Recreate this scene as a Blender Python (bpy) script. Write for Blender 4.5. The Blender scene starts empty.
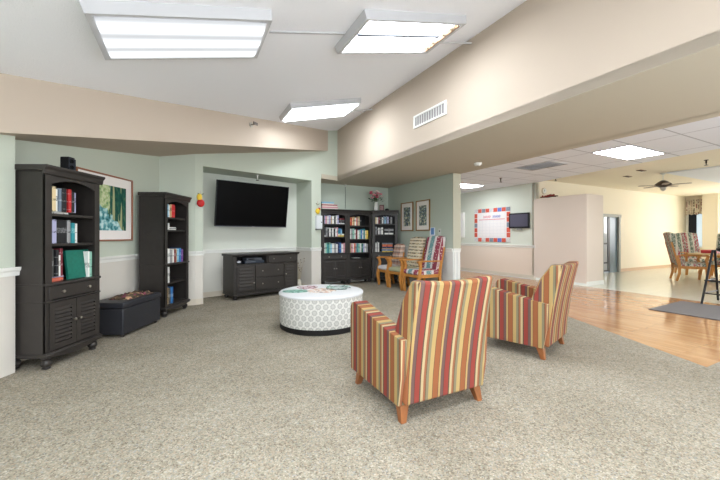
import bpy, bmesh, math, random
from mathutils import Vector, Matrix
R = math.radians
SC = bpy.context.scene
COL = SC.collection

# ------------------------------------------------------------------ helpers
def lin(c):
    out = []
    for v in c[:3]:
        v = v / 255.0
        out.append(v / 12.92 if v <= 0.04045 else ((v + 0.055) / 1.055) ** 2.4)
    return (*out, 1.0)

def mat(name, rgb, rough=0.6, metal=0.0, spec=0.3, bump=0.0, bscale=80, var=0.0, vscale=6, coat=0.0):
    m = bpy.data.materials.new(name); m.use_nodes = True
    nt = m.node_tree; b = nt.nodes['Principled BSDF']
    b.inputs['Base Color'].default_value = lin(rgb)
    b.inputs['Roughness'].default_value = rough
    b.inputs['Metallic'].default_value = metal
    b.inputs['Specular IOR Level'].default_value = spec
    if coat:
        b.inputs['Coat Weight'].default_value = coat; b.inputs['Coat Roughness'].default_value = 0.08
    if bump or var:
        tc = nt.nodes.new('ShaderNodeTexCoord')
    if var:
        n = nt.nodes.new('ShaderNodeTexNoise'); n.inputs['Scale'].default_value = vscale; n.inputs['Detail'].default_value = 4
        nt.links.new(tc.outputs['Object'], n.inputs['Vector'])
        mx = nt.nodes.new('ShaderNodeMix'); mx.data_type = 'RGBA'
        mx.inputs[6].default_value = lin([max(0, v * (1 - var)) for v in rgb]); mx.inputs[7].default_value = lin([min(255, v * (1 + var)) for v in rgb])
        nt.links.new(n.outputs['Fac'], mx.inputs[0]); nt.links.new(mx.outputs[2], b.inputs['Base Color'])
    if bump:
        n = nt.nodes.new('ShaderNodeTexNoise'); n.inputs['Scale'].default_value = bscale; n.inputs['Detail'].default_value = 3
        nt.links.new(tc.outputs['Object'], n.inputs['Vector'])
        bp = nt.nodes.new('ShaderNodeBump'); bp.inputs['Strength'].default_value = bump; bp.inputs['Distance'].default_value = 0.01
        nt.links.new(n.outputs['Fac'], bp.inputs['Height']); nt.links.new(bp.outputs['Normal'], b.inputs['Normal'])
    return m

class NT:
    """tiny node builder on a fresh principled material"""
    def __init__(s, name, rough=0.6, spec=0.3):
        s.m = bpy.data.materials.new(name); s.m.use_nodes = True; s.t = s.m.node_tree
        s.b = s.t.nodes['Principled BSDF']; s.b.inputs['Roughness'].default_value = rough; s.b.inputs['Specular IOR Level'].default_value = spec
        tc = s.t.nodes.new('ShaderNodeTexCoord'); s.obj = tc.outputs['Object']
        sp = s.t.nodes.new('ShaderNodeSeparateXYZ'); s.t.links.new(s.obj, sp.inputs[0])
        s.x, s.y, s.z = sp.outputs
    def set(s, sock, v):
        if isinstance(v, bpy.types.NodeSocket): s.t.links.new(v, sock)
        elif v is not None: sock.default_value = v
    def math(s, op, a, b=None, c=None):
        n = s.t.nodes.new('ShaderNodeMath'); n.operation = op
        s.set(n.inputs[0], a); s.set(n.inputs[1], b); s.set(n.inputs[2], c)
        return n.outputs[0]
    def ramp(s, fac, stops, const=False):
        n = s.t.nodes.new('ShaderNodeValToRGB'); e = n.color_ramp.elements
        n.color_ramp.interpolation = 'CONSTANT' if const else 'LINEAR'
        e.remove(e[1]); e[0].position = stops[0][0]; e[0].color = lin(stops[0][1])
        for p, c in stops[1:]:
            q = e.new(p); q.color = lin(c)
        s.set(n.inputs[0], fac); return n.outputs[0]
    def comb(s, x, y, z=0.0):
        n = s.t.nodes.new('ShaderNodeCombineXYZ'); s.set(n.inputs[0], x); s.set(n.inputs[1], y); s.set(n.inputs[2], z); return n.outputs[0]
    def noise(s, scale, vec=None, detail=3):
        n = s.t.nodes.new('ShaderNodeTexNoise'); n.inputs['Scale'].default_value = scale; n.inputs['Detail'].default_value = detail
        s.set(n.inputs['Vector'], vec if vec is not None else s.obj); return n.outputs['Fac']
    def voro(s, scale, vec=None, out='Color'):
        n = s.t.nodes.new('ShaderNodeTexVoronoi'); n.inputs['Scale'].default_value = scale
        s.set(n.inputs['Vector'], vec if vec is not None else s.obj); return n.outputs[out]
    def red(s, col):
        n = s.t.nodes.new('ShaderNodeSeparateColor'); s.set(n.inputs[0], col); return n.outputs[0]
    def mix(s, fac, a, b, mode='MIX'):
        n = s.t.nodes.new('ShaderNodeMix'); n.data_type = 'RGBA'; n.blend_type = mode
        s.set(n.inputs[0], fac)
        for k, v in ((6, a), (7, b)): s.set(n.inputs[k], lin(v) if isinstance(v, (tuple, list)) else v)
        return n.outputs[2]
    def bump(s, h, strength=0.3, dist=0.01):
        n = s.t.nodes.new('ShaderNodeBump'); n.inputs['Strength'].default_value = strength; n.inputs['Distance'].default_value = dist
        s.set(n.inputs['Height'], h); s.t.links.new(n.outputs[0], s.b.inputs['Normal'])
    def done(s, col):
        s.set(s.b.inputs['Base Color'], lin(col) if isinstance(col, (tuple, list)) else col); return s.m

def emis(name, rgb, strength):
    m = bpy.data.materials.new(name); m.use_nodes = True; b = m.node_tree.nodes['Principled BSDF']
    b.inputs['Base Color'].default_value = lin((235, 235, 235)); b.inputs['Emission Color'].default_value = lin(rgb); b.inputs['Emission Strength'].default_value = strength
    return m

def B(): return bmesh.new()
def face(bm, pts):
    return bm.faces.new([bm.verts.new(p) for p in pts])
def hexa(bm, lo, hi):
    """lo, hi: four points each, same winding"""
    a = [bm.verts.new(p) for p in lo]; b = [bm.verts.new(p) for p in hi]
    bm.faces.new(a[::-1]); bm.faces.new(b)
    for i in range(4): bm.faces.new((a[i], a[(i + 1) % 4], b[(i + 1) % 4], b[i]))
    return bm
def box(bm, x0, x1, y0, y1, z0, z1):
    return hexa(bm, [(x0, y0, z0), (x1, y0, z0), (x1, y1, z0), (x0, y1, z0)], [(x0, y0, z1), (x1, y0, z1), (x1, y1, z1), (x0, y1, z1)])
def prism(bm, pts, axis, a, b):
    """polygon pts in the two other axes (cyclic order), extruded along axis from a to b"""
    def P(p, t):
        return {'x': (t, p[0], p[1]), 'y': (p[0], t, p[1]), 'z': (p[0], p[1], t)}[axis]
    A = [bm.verts.new(P(p, a)) for p in pts]; Bv = [bm.verts.new(P(p, b)) for p in pts]
    n = len(pts); bm.faces.new(A[::-1]); bm.faces.new(Bv)
    for i in range(n): bm.faces.new((A[i], A[(i + 1) % n], Bv[(i + 1) % n], Bv[i]))
    return bm
def lathe(bm, prof, n=24, c=(0, 0, 0), axis='z'):
    rings = []
    for r, z in prof:
        ring = []
        for i in range(n):
            a = 2 * math.pi * i / n; p = (r * math.cos(a), r * math.sin(a), z)
            if axis == 'y': p = (p[0], p[2], p[1])
            if axis == 'x': p = (p[2], p[0], p[1])
            ring.append(bm.verts.new((p[0] + c[0], p[1] + c[1], p[2] + c[2])))
        rings.append(ring)
    for a, b in zip(rings, rings[1:]):
        for i in range(n): bm.faces.new((a[i], a[(i + 1) % n], b[(i + 1) % n], b[i]))
    bm.faces.new(rings[0][::-1]); bm.faces.new(rings[-1])
    return bm
def tube(bm, pts, r, n=8, sq=None):
    """round (or rectangular, sq=(w,h)) bar along pts; r may be one radius or a list"""
    pts = [Vector(p) for p in pts]; rings = []
    rs = r if isinstance(r, (list, tuple)) else [r] * len(pts)
    for i, p in enumerate(pts):
        d = (pts[min(i + 1, len(pts) - 1)] - pts[max(i - 1, 0)]).normalized()
        up = Vector((0, 0, 1)) if abs(d.z) < 0.9 else Vector((0, 1, 0))
        s = d.cross(up).normalized(); t = s.cross(d).normalized()
        if sq: ring = [p + s * (sq[0] * a * rs[i]) + t * (sq[1] * b * rs[i]) for a, b in ((-1, -1), (1, -1), (1, 1), (-1, 1))]
        else: ring = [p + (s * math.cos(2 * math.pi * k / n) + t * math.sin(2 * math.pi * k / n)) * rs[i] for k in range(n)]
        rings.append([bm.verts.new(q) for q in ring])
    m = len(rings[0])
    for a, b in zip(rings, rings[1:]):
        for i in range(m): bm.faces.new((a[i], a[(i + 1) % m], b[(i + 1) % m], b[i]))
    bm.faces.new(rings[0][::-1]); bm.faces.new(rings[-1])
    return bm
def ball(bm, c, r, sx=1, sy=1, sz=1, u=14, v=9):
    bmesh.ops.create_uvsphere(bm, u_segments=u, v_segments=v, radius=r, matrix=Matrix.Translation(c) @ Matrix.Diagonal((sx, sy, sz, 1)))
    return bm
def slab(bm, w, prof_back, prof_front, nx=10, crest=0.0, bulge=0.0, taper=0.0):
    """cushion-like slab: profiles are (y,z) lists bottom->top; grid across x; crest raises the middle, bulge pushes the front out"""
    loop = prof_front + prof_back[::-1]; nf = len(prof_front); cols = []
    zt = max(p[1] for p in loop); zb = min(p[1] for p in loop)
    for i in range(nx + 1):
        f = 2 * i / nx - 1; col = []
        for k, (y, z) in enumerate(loop):
            h = (z - zb) / (zt - zb)
            zz = z + crest * (1 - f * f) * max(0, h - 0.6) / 0.4
            yy = y - (bulge * (1 - f ** 4) * (1 if k < nf else 0) * math.sin(math.pi * min(1, max(0, h))) if bulge else 0)
            col.append(bm.verts.new((f * w / 2 * (1 - taper * h), yy, zz)))
        cols.append(col)
    n = len(loop)
    for a, b in zip(cols, cols[1:]):
        for k in range(n): bm.faces.new((a[k], b[k], b[(k + 1) % n], a[(k + 1) % n]))
    bm.faces.new(cols[0]); bm.faces.new(cols[-1][::-1])
    return bm

def obj(name, bm, m, parent=None, bevel=0.0, seg=2, smooth=False, sub=0):
    bmesh.ops.recalc_face_normals(bm, faces=bm.faces[:])
    me = bpy.data.meshes.new(name); bm.to_mesh(me); bm.free()
    for mm in (m if isinstance(m, (list, tuple)) else [m]): me.materials.append(mm)
    o = bpy.data.objects.new(name, me); COL.objects.link(o)
    if parent: o.parent = parent
    if bevel:
        b = o.modifiers.new('bevel', 'BEVEL'); b.width = bevel; b.segments = seg; b.limit_method = 'ANGLE'; b.angle_limit = R(35)
    if sub:
        s = o.modifiers.new('sub', 'SUBSURF'); s.levels = sub; s.render_levels = sub
    if smooth or sub or bevel:
        for p in me.polygons: p.use_smooth = True
        if not sub:
            try: me.set_sharp_from_angle(angle=R(40))
            except Exception: pass
    return o
def tag(o, label, cat, group=None):
    o['label'] = label; o['category'] = cat
    if group: o['group'] = group
    return o
def thing(name, label, cat, loc=(0, 0, 0), rz=0.0, group=None):
    o = bpy.data.objects.new(name, None); COL.objects.link(o); o.empty_display_size = 0.1
    o.location = loc; o.rotation_euler = (0, 0, rz)
    return tag(o, label, cat, group)
def struct(name, bm, m, parent=None, **k):
    o = obj(name, bm, m, parent, **k)
    if not parent: o['kind'] = 'structure'
    return o
def dup(root, loc, rz, label, group=None):
    r = root.copy(); COL.objects.link(r); r.location = loc; r.rotation_euler = (0, 0, rz); r['label'] = label
    if group: r['group'] = group
    for ch in list(root.children):
        c = ch.copy(); COL.objects.link(c); c.parent = r
        for g in list(ch.children):
            d = g.copy(); COL.objects.link(d); d.parent = c
    return r
def facing(fx, fy):  # rotation that turns local -Y to (fx, fy)
    return math.atan2(fy, fx) + math.pi / 2

# building frame: u runs to the right and away along the beam's normal, d runs along the beam toward the camera's right
C0 = Vector((-0.538, 8.08, 0)); UA = math.atan2(0.459, 0.888)
UV = Vector((0.888, 0.459, 0)).normalized(); DV = Vector((UV.y, -UV.x, 0))
def W(u, d, z=0.0): return C0 + UV * u + DV * d + Vector((0, 0, z))
def ud(p):
    q = Vector((p[0], p[1], 0)) - C0; return q.dot(UV), q.dot(DV)
def inud(o):
    o.location = C0; o.rotation_euler = (0, 0, UA); return o      # mesh then uses (u, -d, z)
H_EYE = 1.22

# ------------------------------------------------------------------ materials
SAGE = (197, 204, 189); DADO = (217, 212, 202); BEIGE = (192, 178, 162); CREAM = (240, 229, 207)
def two_tone(name, up, low, zc=0.9):
    t = NT(name, 0.75, 0.2)
    f = t.math('GREATER_THAN', t.z, zc); t.bump(t.noise(160), 0.12, 0.004)
    return t.done(t.mix(f, low, up))
M_SAGE2 = two_tone('paint_sage_over_white', SAGE, DADO)
M_ALC2 = two_tone('paint_green_over_white', (186, 195, 181), (224, 224, 220))
M_NICHE = two_tone('paint_pale_niche', (214, 217, 206), (224, 222, 212))
M_POST2 = two_tone('paint_poster_wall', (214, 219, 206), (230, 215, 199))
M_SAGE = mat('paint_sage', SAGE, 0.75, spec=0.2)
M_BEIGE = mat('paint_beige', BEIGE, 0.75, spec=0.2, bump=0.1, bscale=140)
M_BEAM = mat('paint_beam_taupe', (194, 185, 166), 0.8, spec=0.2, bump=0.1, bscale=140)
M_CREAM = mat('paint_cream', CREAM, 0.75, spec=0.2, bump=0.1, bscale=140)
M_PART = mat('paint_partition', (226, 213, 200), 0.75, spec=0.2)
M_WHITE = mat('paint_white_trim', (236, 236, 230), 0.45, spec=0.4)
M_CEIL = mat('ceiling_texture_white', (246, 247, 251), 0.9, spec=0.1, bump=0.5, bscale=120)
def tiles():
    t = NT('ceiling_tiles', 0.9, 0.1)
    fx = t.math('FRACT', t.math('DIVIDE', t.math('SUBTRACT', t.x, 3.05), 1.22)); fy = t.math('FRACT', t.math('DIVIDE', t.math('ADD', t.y, 4.03), 0.61))
    l = t.math('LESS_THAN', t.math('MINIMUM', t.math('MULTIPLY', fx, 2.0), fy), 0.035)
    c = t.mix(t.noise(300), (228, 232, 240), (242, 245, 250))
    return t.done(t.mix(l, c, (184, 186, 194)))
M_TILE = tiles()
def carpet():
    t = NT('carpet_speckled', 0.95, 0.05)
    r = t.red(t.voro(130))
    c1 = t.ramp(r, [(0, (108, 102, 92)), (0.16, (146, 139, 125)), (0.34, (166, 159, 146)), (0.52, (184, 178, 165)), (0.66, (174, 156, 139)), (0.76, (155, 158, 145)), (0.86, (149, 155, 160)), (0.93, (203, 197, 185))], True)
    r2 = t.red(t.voro(48)); c2 = t.ramp(r2, [(0, (142, 137, 124)), (0.5, (162, 155, 142)), (1, (180, 174, 160))])
    n = t.noise(1.6); big = t.ramp(n, [(0.3, (234, 230, 222)), (0.7, (255, 252, 246))])
    c = t.mix(1.0, t.mix(0.4, c1, c2), big, 'MULTIPLY'); t.bump(r, 0.5, 0.006)
    return t.done(c)
M_CARPET = carpet()
def woodfloor():
    t = NT('oak_plank_floor', 0.1, 0.5)
    n = t.t.nodes.new('ShaderNodeTexBrick'); n.inputs['Scale'].default_value = 1.0
    n.inputs['Brick Width'].default_value = 1.3; n.inputs['Row Height'].default_value = 0.085; n.inputs['Mortar Size'].default_value = 0.0016
    n.inputs['Color1'].default_value = lin((204, 158, 114)); n.inputs['Color2'].default_value = lin((180, 130, 86)); n.inputs['Mortar'].default_value = lin((150, 105, 70))
    t.t.links.new(t.comb(t.y, t.x, 0.0), n.inputs['Vector'])
    g = t.noise(3, t.comb(t.math('MULTIPLY', t.x, 14), t.math('MULTIPLY', t.y, 1.2)), 5)
    return t.done(t.mix(1.0, n.outputs['Color'], t.ramp(g, [(0.3, (215, 205, 195)), (0.7, (255, 255, 255))]), 'MULTIPLY'))
M_WOODF = woodfloor()
def tilefloor():
    t = NT('vinyl_tile_floor', 0.14, 0.5)
    fx = t.math('FRACT', t.math('DIVIDE', t.x, 0.305)); fy = t.math('FRACT', t.math('DIVIDE', t.y, 0.305))
    l = t.math('LESS_THAN', t.math('MINIMUM', fx, fy), 0.012)
    return t.done(t.mix(l, t.mix(t.noise(9), (216, 218, 200), (230, 230, 214)), (196, 196, 180)))
M_VINYL = tilefloor()
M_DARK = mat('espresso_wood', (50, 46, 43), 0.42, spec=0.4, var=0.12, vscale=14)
M_DARKIN = mat('espresso_wood_inside', (24, 23, 23), 0.55, spec=0.3)  # darker copy of espresso wood; bookcase interior shade put into the colour
M_METAL = mat('brushed_nickel', (170, 165, 155), 0.3, metal=1.0)
M_OAK = mat('honey_oak', (192, 130, 62), 0.4, spec=0.4, var=0.1, vscale=20)
M_OAKL = mat('orange_oak_leg', (142, 88, 50), 0.4, spec=0.4, var=0.1, vscale=20)
M_BLACK = mat('black_plastic', (24, 24, 27), 0.4)
M_SCREEN = mat('black_screen', (4, 4, 5), 0.35, spec=0.08)
M_LEATHER = mat('black_leather', (44, 45, 50), 0.42, spec=0.4, bump=0.15, bscale=200)
M_PAPER = mat('page_paper', (232, 226, 212), 0.8)
STR = [(0.0, (139, 64, 55)), (0.16, (77, 60, 55)), (0.175, (106, 82, 77)), (0.28, (174, 145, 95)), (0.345, (82, 68, 55)), (0.36, (145, 90, 58)), (0.54, (90, 75, 60)), (0.555, (174, 147, 97)), (0.69, (128, 121, 95)), (0.78, (75, 68, 57)), (0.795, (147, 95, 68)), (0.87, (180, 160, 121)), (0.955, (90, 73, 62))]
def stripes(name, axis, stops, period, off=0.0, speck=None, rough=0.8, turn=None):
    t = NT(name, rough, 0.15)
    c = {'x': t.x, 'y': t.y, 'z': t.z}[axis]
    if turn:    # fabric is cut so that its stripes also run upright on the faces turned sideways
        g = t.t.nodes.new('ShaderNodeNewGeometry'); vt = t.t.nodes.new('ShaderNodeVectorTransform'); vt.vector_type = 'NORMAL'; vt.convert_from = 'WORLD'; vt.convert_to = 'OBJECT'
        t.t.links.new(g.outputs['True Normal'], vt.inputs[0]); sp = t.t.nodes.new('ShaderNodeSeparateXYZ'); t.t.links.new(vt.outputs[0], sp.inputs[0])
        k = t.math('GREATER_THAN', t.math('ABSOLUTE', sp.outputs['xyz'.index(axis)]), 0.75); o2 = {'x': t.x, 'y': t.y}[turn]
        c = t.math('ADD', t.math('MULTIPLY', c, t.math('SUBTRACT', 1.0, k)), t.math('MULTIPLY', o2, k))
    f = t.math('FRACT', t.math('ADD', t.math('DIVIDE', c, period), off + 20.0))
    col = t.ramp(f, stops, True)
    if speck:
        r = t.red(t.voro(speck[1])); col = t.mix(t.math('LESS_THAN', r, speck[2]), col, speck[0])
    t.bump(t.noise(400), 0.15, 0.002)
    return t.done(col)
M_STX = stripes('striped_fabric_across', 'x', STR, 0.24, turn='y')
M_STY = stripes('striped_fabric_along', 'y', STR, 0.24, 0.35, turn='x')
BUR = [(0, (150, 72, 86)), (0.2, (218, 210, 206)), (0.33, (112, 150, 152)), (0.58, (218, 210, 206)), (0.70, (150, 72, 86)), (0.95, (222, 212, 206))]
M_BURX = stripes('burgundy_teal_stripes', 'x', BUR, 0.52, 0.5, ((224, 214, 206), 60, 0.07), turn='y')
DIN = [(0, (168, 70, 84)), (0.18, (214, 206, 190)), (0.34, (104, 120, 106)), (0.62, (206, 200, 184)), (0.74, (152, 66, 78)), (0.92, (120, 132, 120))]
M_DINX = stripes('dining_chair_stripes', 'x', DIN, 0.30, 0.2, ((206, 206, 196), 60, 0.3), turn='y')
def motif():
    t = NT('cream_motif_fabric', 0.85, 0.1)
    v = t.comb(t.x, t.math('MULTIPLY', t.z, 1.6), t.y)
    r = t.red(t.voro(34, v)); band = t.math('LESS_THAN', t.math('FRACT', t.math('MULTIPLY', t.z, 14)), 0.45)
    d = t.ramp(r, [(0, (96, 82, 66)), (0.3, (92, 104, 112)), (0.5, (212, 196, 164)), (0.75, (170, 148, 112))], True)
    return t.done(t.mix(t.math('MULTIPLY', band, 0.9), (220, 208, 182), d))
M_MOTIF = motif()
M_GREENSEAT = mat('sage_green_fabric', (176, 174, 142), 0.85, var=0.1, vscale=60)
M_WHITESEAT = mat('off_white_fabric', (218, 212, 212), 0.8)
def plaid():
    t = NT('plaid_fabric', 0.85, 0.1)
    a = t.math('FRACT', t.math('MULTIPLY', t.x, 9)); b = t.math('FRACT', t.math('MULTIPLY', t.z, 9))
    c = t.ramp(a, [(0, (150, 110, 92)), (0.3, (214, 190, 170)), (0.6, (110, 92, 96)), (0.8, (206, 180, 160))], True)
    d = t.ramp(b, [(0, (90, 78, 84)), (0.35, (214, 192, 176)), (0.7, (170, 122, 104))], True)
    return t.done(t.mix(0.5, c, d))
M_PLAID = plaid()
def damask():
    t = NT('white_grey_damask', 0.85, 0.1)
    ang = t.math('MULTIPLY', t.math('ARCTAN2', t.y, t.x), 0.58 / 0.085)
    ang = t.math('MULTIPLY', t.math('ARCTAN2', t.y, t.x), round(2 * math.pi * 0.558 / 0.09) / (2 * math.pi))
    zz = t.math('DIVIDE', t.z, 0.09 * 1.55)
    def cell(o):
        a = t.math('SUBTRACT', t.math('FRACT', t.math('ADD', ang, o + 40)), 0.5)
        b = t.math('MULTIPLY', t.math('SUBTRACT', t.math('FRACT', t.math('ADD', zz, o + 40)), 0.5), 1.55)
        rr = t.math('SQRT', t.math('ADD', t.math('MULTIPLY', a, a), t.math('MULTIPLY', b, b)))
        th = t.math('MULTIPLY', t.math('ARCTAN2', b, a), 8)
        return t.math('ADD', rr, t.math('MULTIPLY', t.math('SINE', th), 0.035))
    r = t.math('MINIMUM', cell(0.0), cell(0.5))
    WH, GR = (222, 221, 215), (176, 176, 171)
    return t.done(t.ramp(r, [(0, GR), (0.07, WH), (0.13, GR), (0.2, (214, 211, 203)), (0.24, GR), (0.36, GR), (0.37, WH), (0.43, (200, 198, 190)), (0.46, WH)], True))
M_DAMASK = damask()
M_OTTOP = mat('white_vinyl_top', (212, 213, 214), 0.45)
M_TUBE = emis('lit_tube_panel', (240, 247, 255), 12.0)
def lens():
    m = bpy.data.materials.new('lit_ribbed_lens'); m.use_nodes = True; nt = m.node_tree; b = nt.nodes['Principled BSDF']; b.inputs['Base Color'].default_value = lin((120, 122, 124))
    tc = nt.nodes.new('ShaderNodeTexCoord'); sp = nt.nodes.new('ShaderNodeSeparateXYZ'); nt.links.new(tc.outputs['Object'], sp.inputs[0])
    w = nt.nodes.new('ShaderNodeMath'); w.operation = 'MULTIPLY'; nt.links.new(sp.outputs[1], w.inputs[0]); w.inputs[1].default_value = 2 * math.pi / 0.2
    s = nt.nodes.new('ShaderNodeMath'); s.operation = 'COSINE'; nt.links.new(w.outputs[0], s.inputs[0])
    mr = nt.nodes.new('ShaderNodeMapRange'); nt.links.new(s.outputs[0], mr.inputs[0])
    mr.inputs[1].default_value = -1; mr.inputs[2].default_value = 1; mr.inputs[3].default_value = 0.34; mr.inputs[4].default_value = 1.0
    b.inputs['Emission Color'].default_value = lin((246, 250, 255)); nt.links.new(mr.outputs[0], b.inputs['Emission Strength'])
    return m
M_LENS = lens()
M_FIX = mat('fixture_white_enamel', (196, 196, 198), 0.4)

# ------------------------------------------------------------------ setting
# floors
def flat(name, pts, z, m, inu=False, thick=0.05):
    bm = B(); prism(bm, pts, 'z', z - thick, z)
    o = struct(name, bm, m)
    return inud(o) if inu else o
flat('floor', [(-3.6, -4.2), (7, -4.2), (8.2, 5.69), (3.2, 3.12), (2.9, 9.9), (2.9, 12.0), (-5.5, 12.0), (-5.5, 5)], 0.0, M_CARPET)
V = lambda p: (ud(p)[0], -ud(p)[1])
flat('floor_wood', [(1.0, -ud((3.2, 3.12))[1]), (5.2, -ud((3.2, 3.12))[1]), (5.2, 2.7), (1.0, 2.7)], -0.002, M_WOODF, True)
flat('floor_tile', [(5.2, -9.0), (14.6, -9.0), (14.6, -1.3), (5.2, -1.3)], 0.0, M_VINYL, True)

# left side walls
def wall(name, pts, z0, z1, m, thick=0.12, side=1):
    """vertical slab(s) along the xy polyline pts; z1 may be one height or one per point; thickness goes to the left of travel when side=1"""
    bm = B(); zs = z1 if isinstance(z1, (list, tuple)) else [z1] * len(pts)
    for (a, b, za, zb) in zip(pts, pts[1:], zs, zs[1:]):
        n = Vector((-(b[1] - a[1]), b[0] - a[0])).normalized() * thick * side
        hexa(bm, [(a[0], a[1], z0), (b[0], b[1], z0), (b[0] + n.x, b[1] + n.y, z0), (a[0] + n.x, a[1] + n.y, z0)],
             [(a[0], a[1], za), (b[0], b[1], zb), (b[0] + n.x, b[1] + n.y, zb), (a[0] + n.x, a[1] + n.y, za)])
    return struct(name, bm, m)
wall('wall_left', [(-3.06, -3.4), (-3.06, 3.0)], 0, 2.75, M_SAGE2, 0.3)
wall('wall_left_recess', [(-3.26, 2.9), (-3.36, 5.66)], 0, 2.9, M_SAGE2, 0.12)
wall('wall_left_corner', [(-3.40, 5.64), (-2.88, 5.90)], 0, 2.95, M_SAGE2, 0.1)
# TV wall with its niche: local x along the wall from its left corner, local y into the wall
TVX = Vector((2.342, 2.18, 0)).normalized(); TVA = math.atan2(TVX.y, TVX.x); TV0 = Vector((-2.88, 5.90, 0))
TVN = Vector((-TVX.y, TVX.x, 0))
def TVP(t, n, z=0.0): return TV0 + TVX * t + TVN * n + Vector((0, 0, z))
def intv(o): o.location = TV0; o.rotation_euler = (0, 0, TVA); return o
NL, NR, PR, ND, NH = 0.133, 2.453, 2.713, 0.62, 2.44
bm = B(); box(bm, 0, NL, 0, ND + 0.1, 0, NH); box(bm, NR, PR, 0, 0.98, 0, NH); box(bm, 0, PR, 0, ND + 0.1, NH, 3.75); box(bm, PR, 3.2, 0, 0.5, 2.52, 3.75)
intv(struct('wall_tv', bm, M_SAGE2))
bm = B(); box(bm, NL, NR, ND, ND + 0.1, 0, NH)
intv(struct('wall_niche', bm, M_NICHE))
# alcove
bm = B(); box(bm, -0.75, 1.95, 0.525, 0.645, 0, 2.52)
inud(struct('wall_alcove_back', bm, M_ALC2))
bm = B(); box(bm, 1.75, 1.95, -2.03, 0.525, 0, 2.52)
inud(struct('wall_alcove_right', bm, M_ALC2))
# sloped soffit on the left
A0, A1 = Vector((-2.98, 2.80, 0)), Vector((-0.747, 7.886, 0))
def ceil_z(x, y): return 3.72 + 0.252 * ud((x, y))[0]
bm = B()
E0 = A0 - (A1 - A0) * 0.036
f = [(E0.x, E0.y, 2.03), (A1.x, A1.y, 3.18)]
bk = [(-3.06, 3.0, 2.10), (-3.30, 3.0, 2.09), (-3.38, 5.67, 2.533), (-2.88, 5.90, 2.634)]
vs = [bm.verts.new(p) for p in [f[0], f[1], bk[3], bk[2], bk[1]]]
bm.faces.new((vs[0], vs[1], vs[2])); bm.faces.new((vs[0], vs[2], vs[3], vs[4]))
t0, t1 = (E0.x, E0.y, ceil_z(E0.x, E0.y) + 0.01), (A1.x, A1.y, ceil_z(A1.x, A1.y) + 0.01)
v2 = [bm.verts.new(p) for p in (t0, t1, (-2.98, 6.0, 3.5), (-3.4, 5.7, 3.3), (-3.32, 3.0, 2.9))]
bm.faces.new((vs[0], v2[0], v2[1], vs[1])); bm.faces.new(v2); bm.faces.new((vs[1], v2[1], v2[2], vs[2])); bm.faces.new((vs[2], v2[2], v2[3], vs[3])); bm.faces.new((vs[3], v2[3], v2[4], vs[4])); bm.faces.new((vs[4], v2[4], v2[0], vs[0]))
struct('wall_soffit_left', bm, M_BEIGE)
# vaulted ceiling
bm = B()
cp = [(0, -0.2), (0, 9.0), ud((-3.1, -3.4)), ud((-3.5, 2.6)), ud((-3.5, 6.1)), ud((-2.9, 6.3))]
pts = [(u, -d) for u, d in cp]
hexa_lo = [bm.verts.new((u, v, 3.72 + 0.252 * u)) for u, v in pts]; hexa_hi = [bm.verts.new((u, v, 3.84 + 0.252 * u)) for u, v in pts]
bm.faces.new(hexa_lo); bm.faces.new(hexa_hi[::-1])
for i in range(len(pts)): bm.faces.new((hexa_lo[i], hexa_lo[(i + 1) % len(pts)], hexa_hi[(i + 1) % len(pts)], hexa_hi[i]))
inud(struct('ceiling', bm, M_CEIL))
# deep beam: beige face toward the room, flat underside
bm = B(); box(bm, 0, 0.1, -9.0, 0.3, 2.52, 3.9)
inud(struct('wall_beam_face', bm, M_BEIGE))
bm = B(); box(bm, -0.0, 1.77, -9.0, 0.0, 2.518, 2.62); prism(bm, [(-0.85, 0.6), (1.95, 0.6), (1.95, 0.0), (0.0, 0.0), (-0.45, -0.14)], 'z', 2.518, 2.62); box(bm, 1.75, 1.95, -9, 0.6, 2.518, 2.75)
inud(struct('ceiling_beam', bm, M_BEAM))
# right side rooms
bm = B(); prism(bm, [(1.93, 2.6), (5.32, 2.6), (5.32, -1.4), (4.65, -5.3), (4.3, -9.0), (1.93, -9.0)], 'z', 2.66, 2.76)
inud(struct('ceiling_tile', bm, M_TILE))
bm = B(); prism(bm, [(5.3, -1.2), (14.6, -1.2), (14.6, -9.0), (4.28, -9.0), (4.63, -5.3), (5.3, -1.4)], 'z', 2.74, 2.84)
inud(struct('ceiling_dining', bm, M_CREAM))
bm = B(); box(bm, 7.15, 12.5, -9.0, -3.55, 2.715, 2.75)
inud(struct('ceiling_panel', bm, mat('ceiling_flat_white', (226, 228, 232), 0.9)))
bm = B(); box(bm, 5.3, 5.42, -1.42, 2.6, 0, 2.75)
inud(struct('wall_poster', bm, M_POST2))
bm = B(); box(bm, 1.95, 5.3, 2.5, 2.6, 0, 2.75)
inud(struct('wall_hall_end', bm, M_POST2))
bm = B(); box(bm, 5.29, 6.0, -2.74, -1.35, 0, 2.21)
inud(struct('wall_partition', bm, M_PART, bevel=0.012))
# cream wall with door opening
D0, D1_, DT = 8.50, 9.50, 1.86
bm = B(); box(bm, 5.3, D0, -1.42, -1.3, 0, 2.75); box(bm, D1_, 14.6, -1.42, -1.3, 0, 2.75); box(bm, D0, D1_, -1.42, -1.3, DT, 2.75)
inud(struct('wall_dining_back', bm, M_CREAM))
bm = B(); box(bm, 14.53, 14.65, -1.45, -1.42, 0, 2.75); box(bm, 14.53, 14.65, -1.93, -1.45, 0, 0.75); box(bm, 14.53, 14.65, -1.93, -1.45, 2.3, 2.75)
box(bm, 14.53, 14.65, -3.5, -1.93, 0, 2.75); box(bm, 14.53, 14.65, -8.0, -3.5, 0, 0.6); box(bm, 14.53, 14.65, -8.0, -3.5, 2.4, 2.75); box(bm, 14.53, 14.65, -9.0, -8.0, 0, 2.75); box(bm, 14.1, 14.53, -2.45, -2.02, 0, 2.75)
inud(struct('wall_right', bm, M_CREAM))
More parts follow.
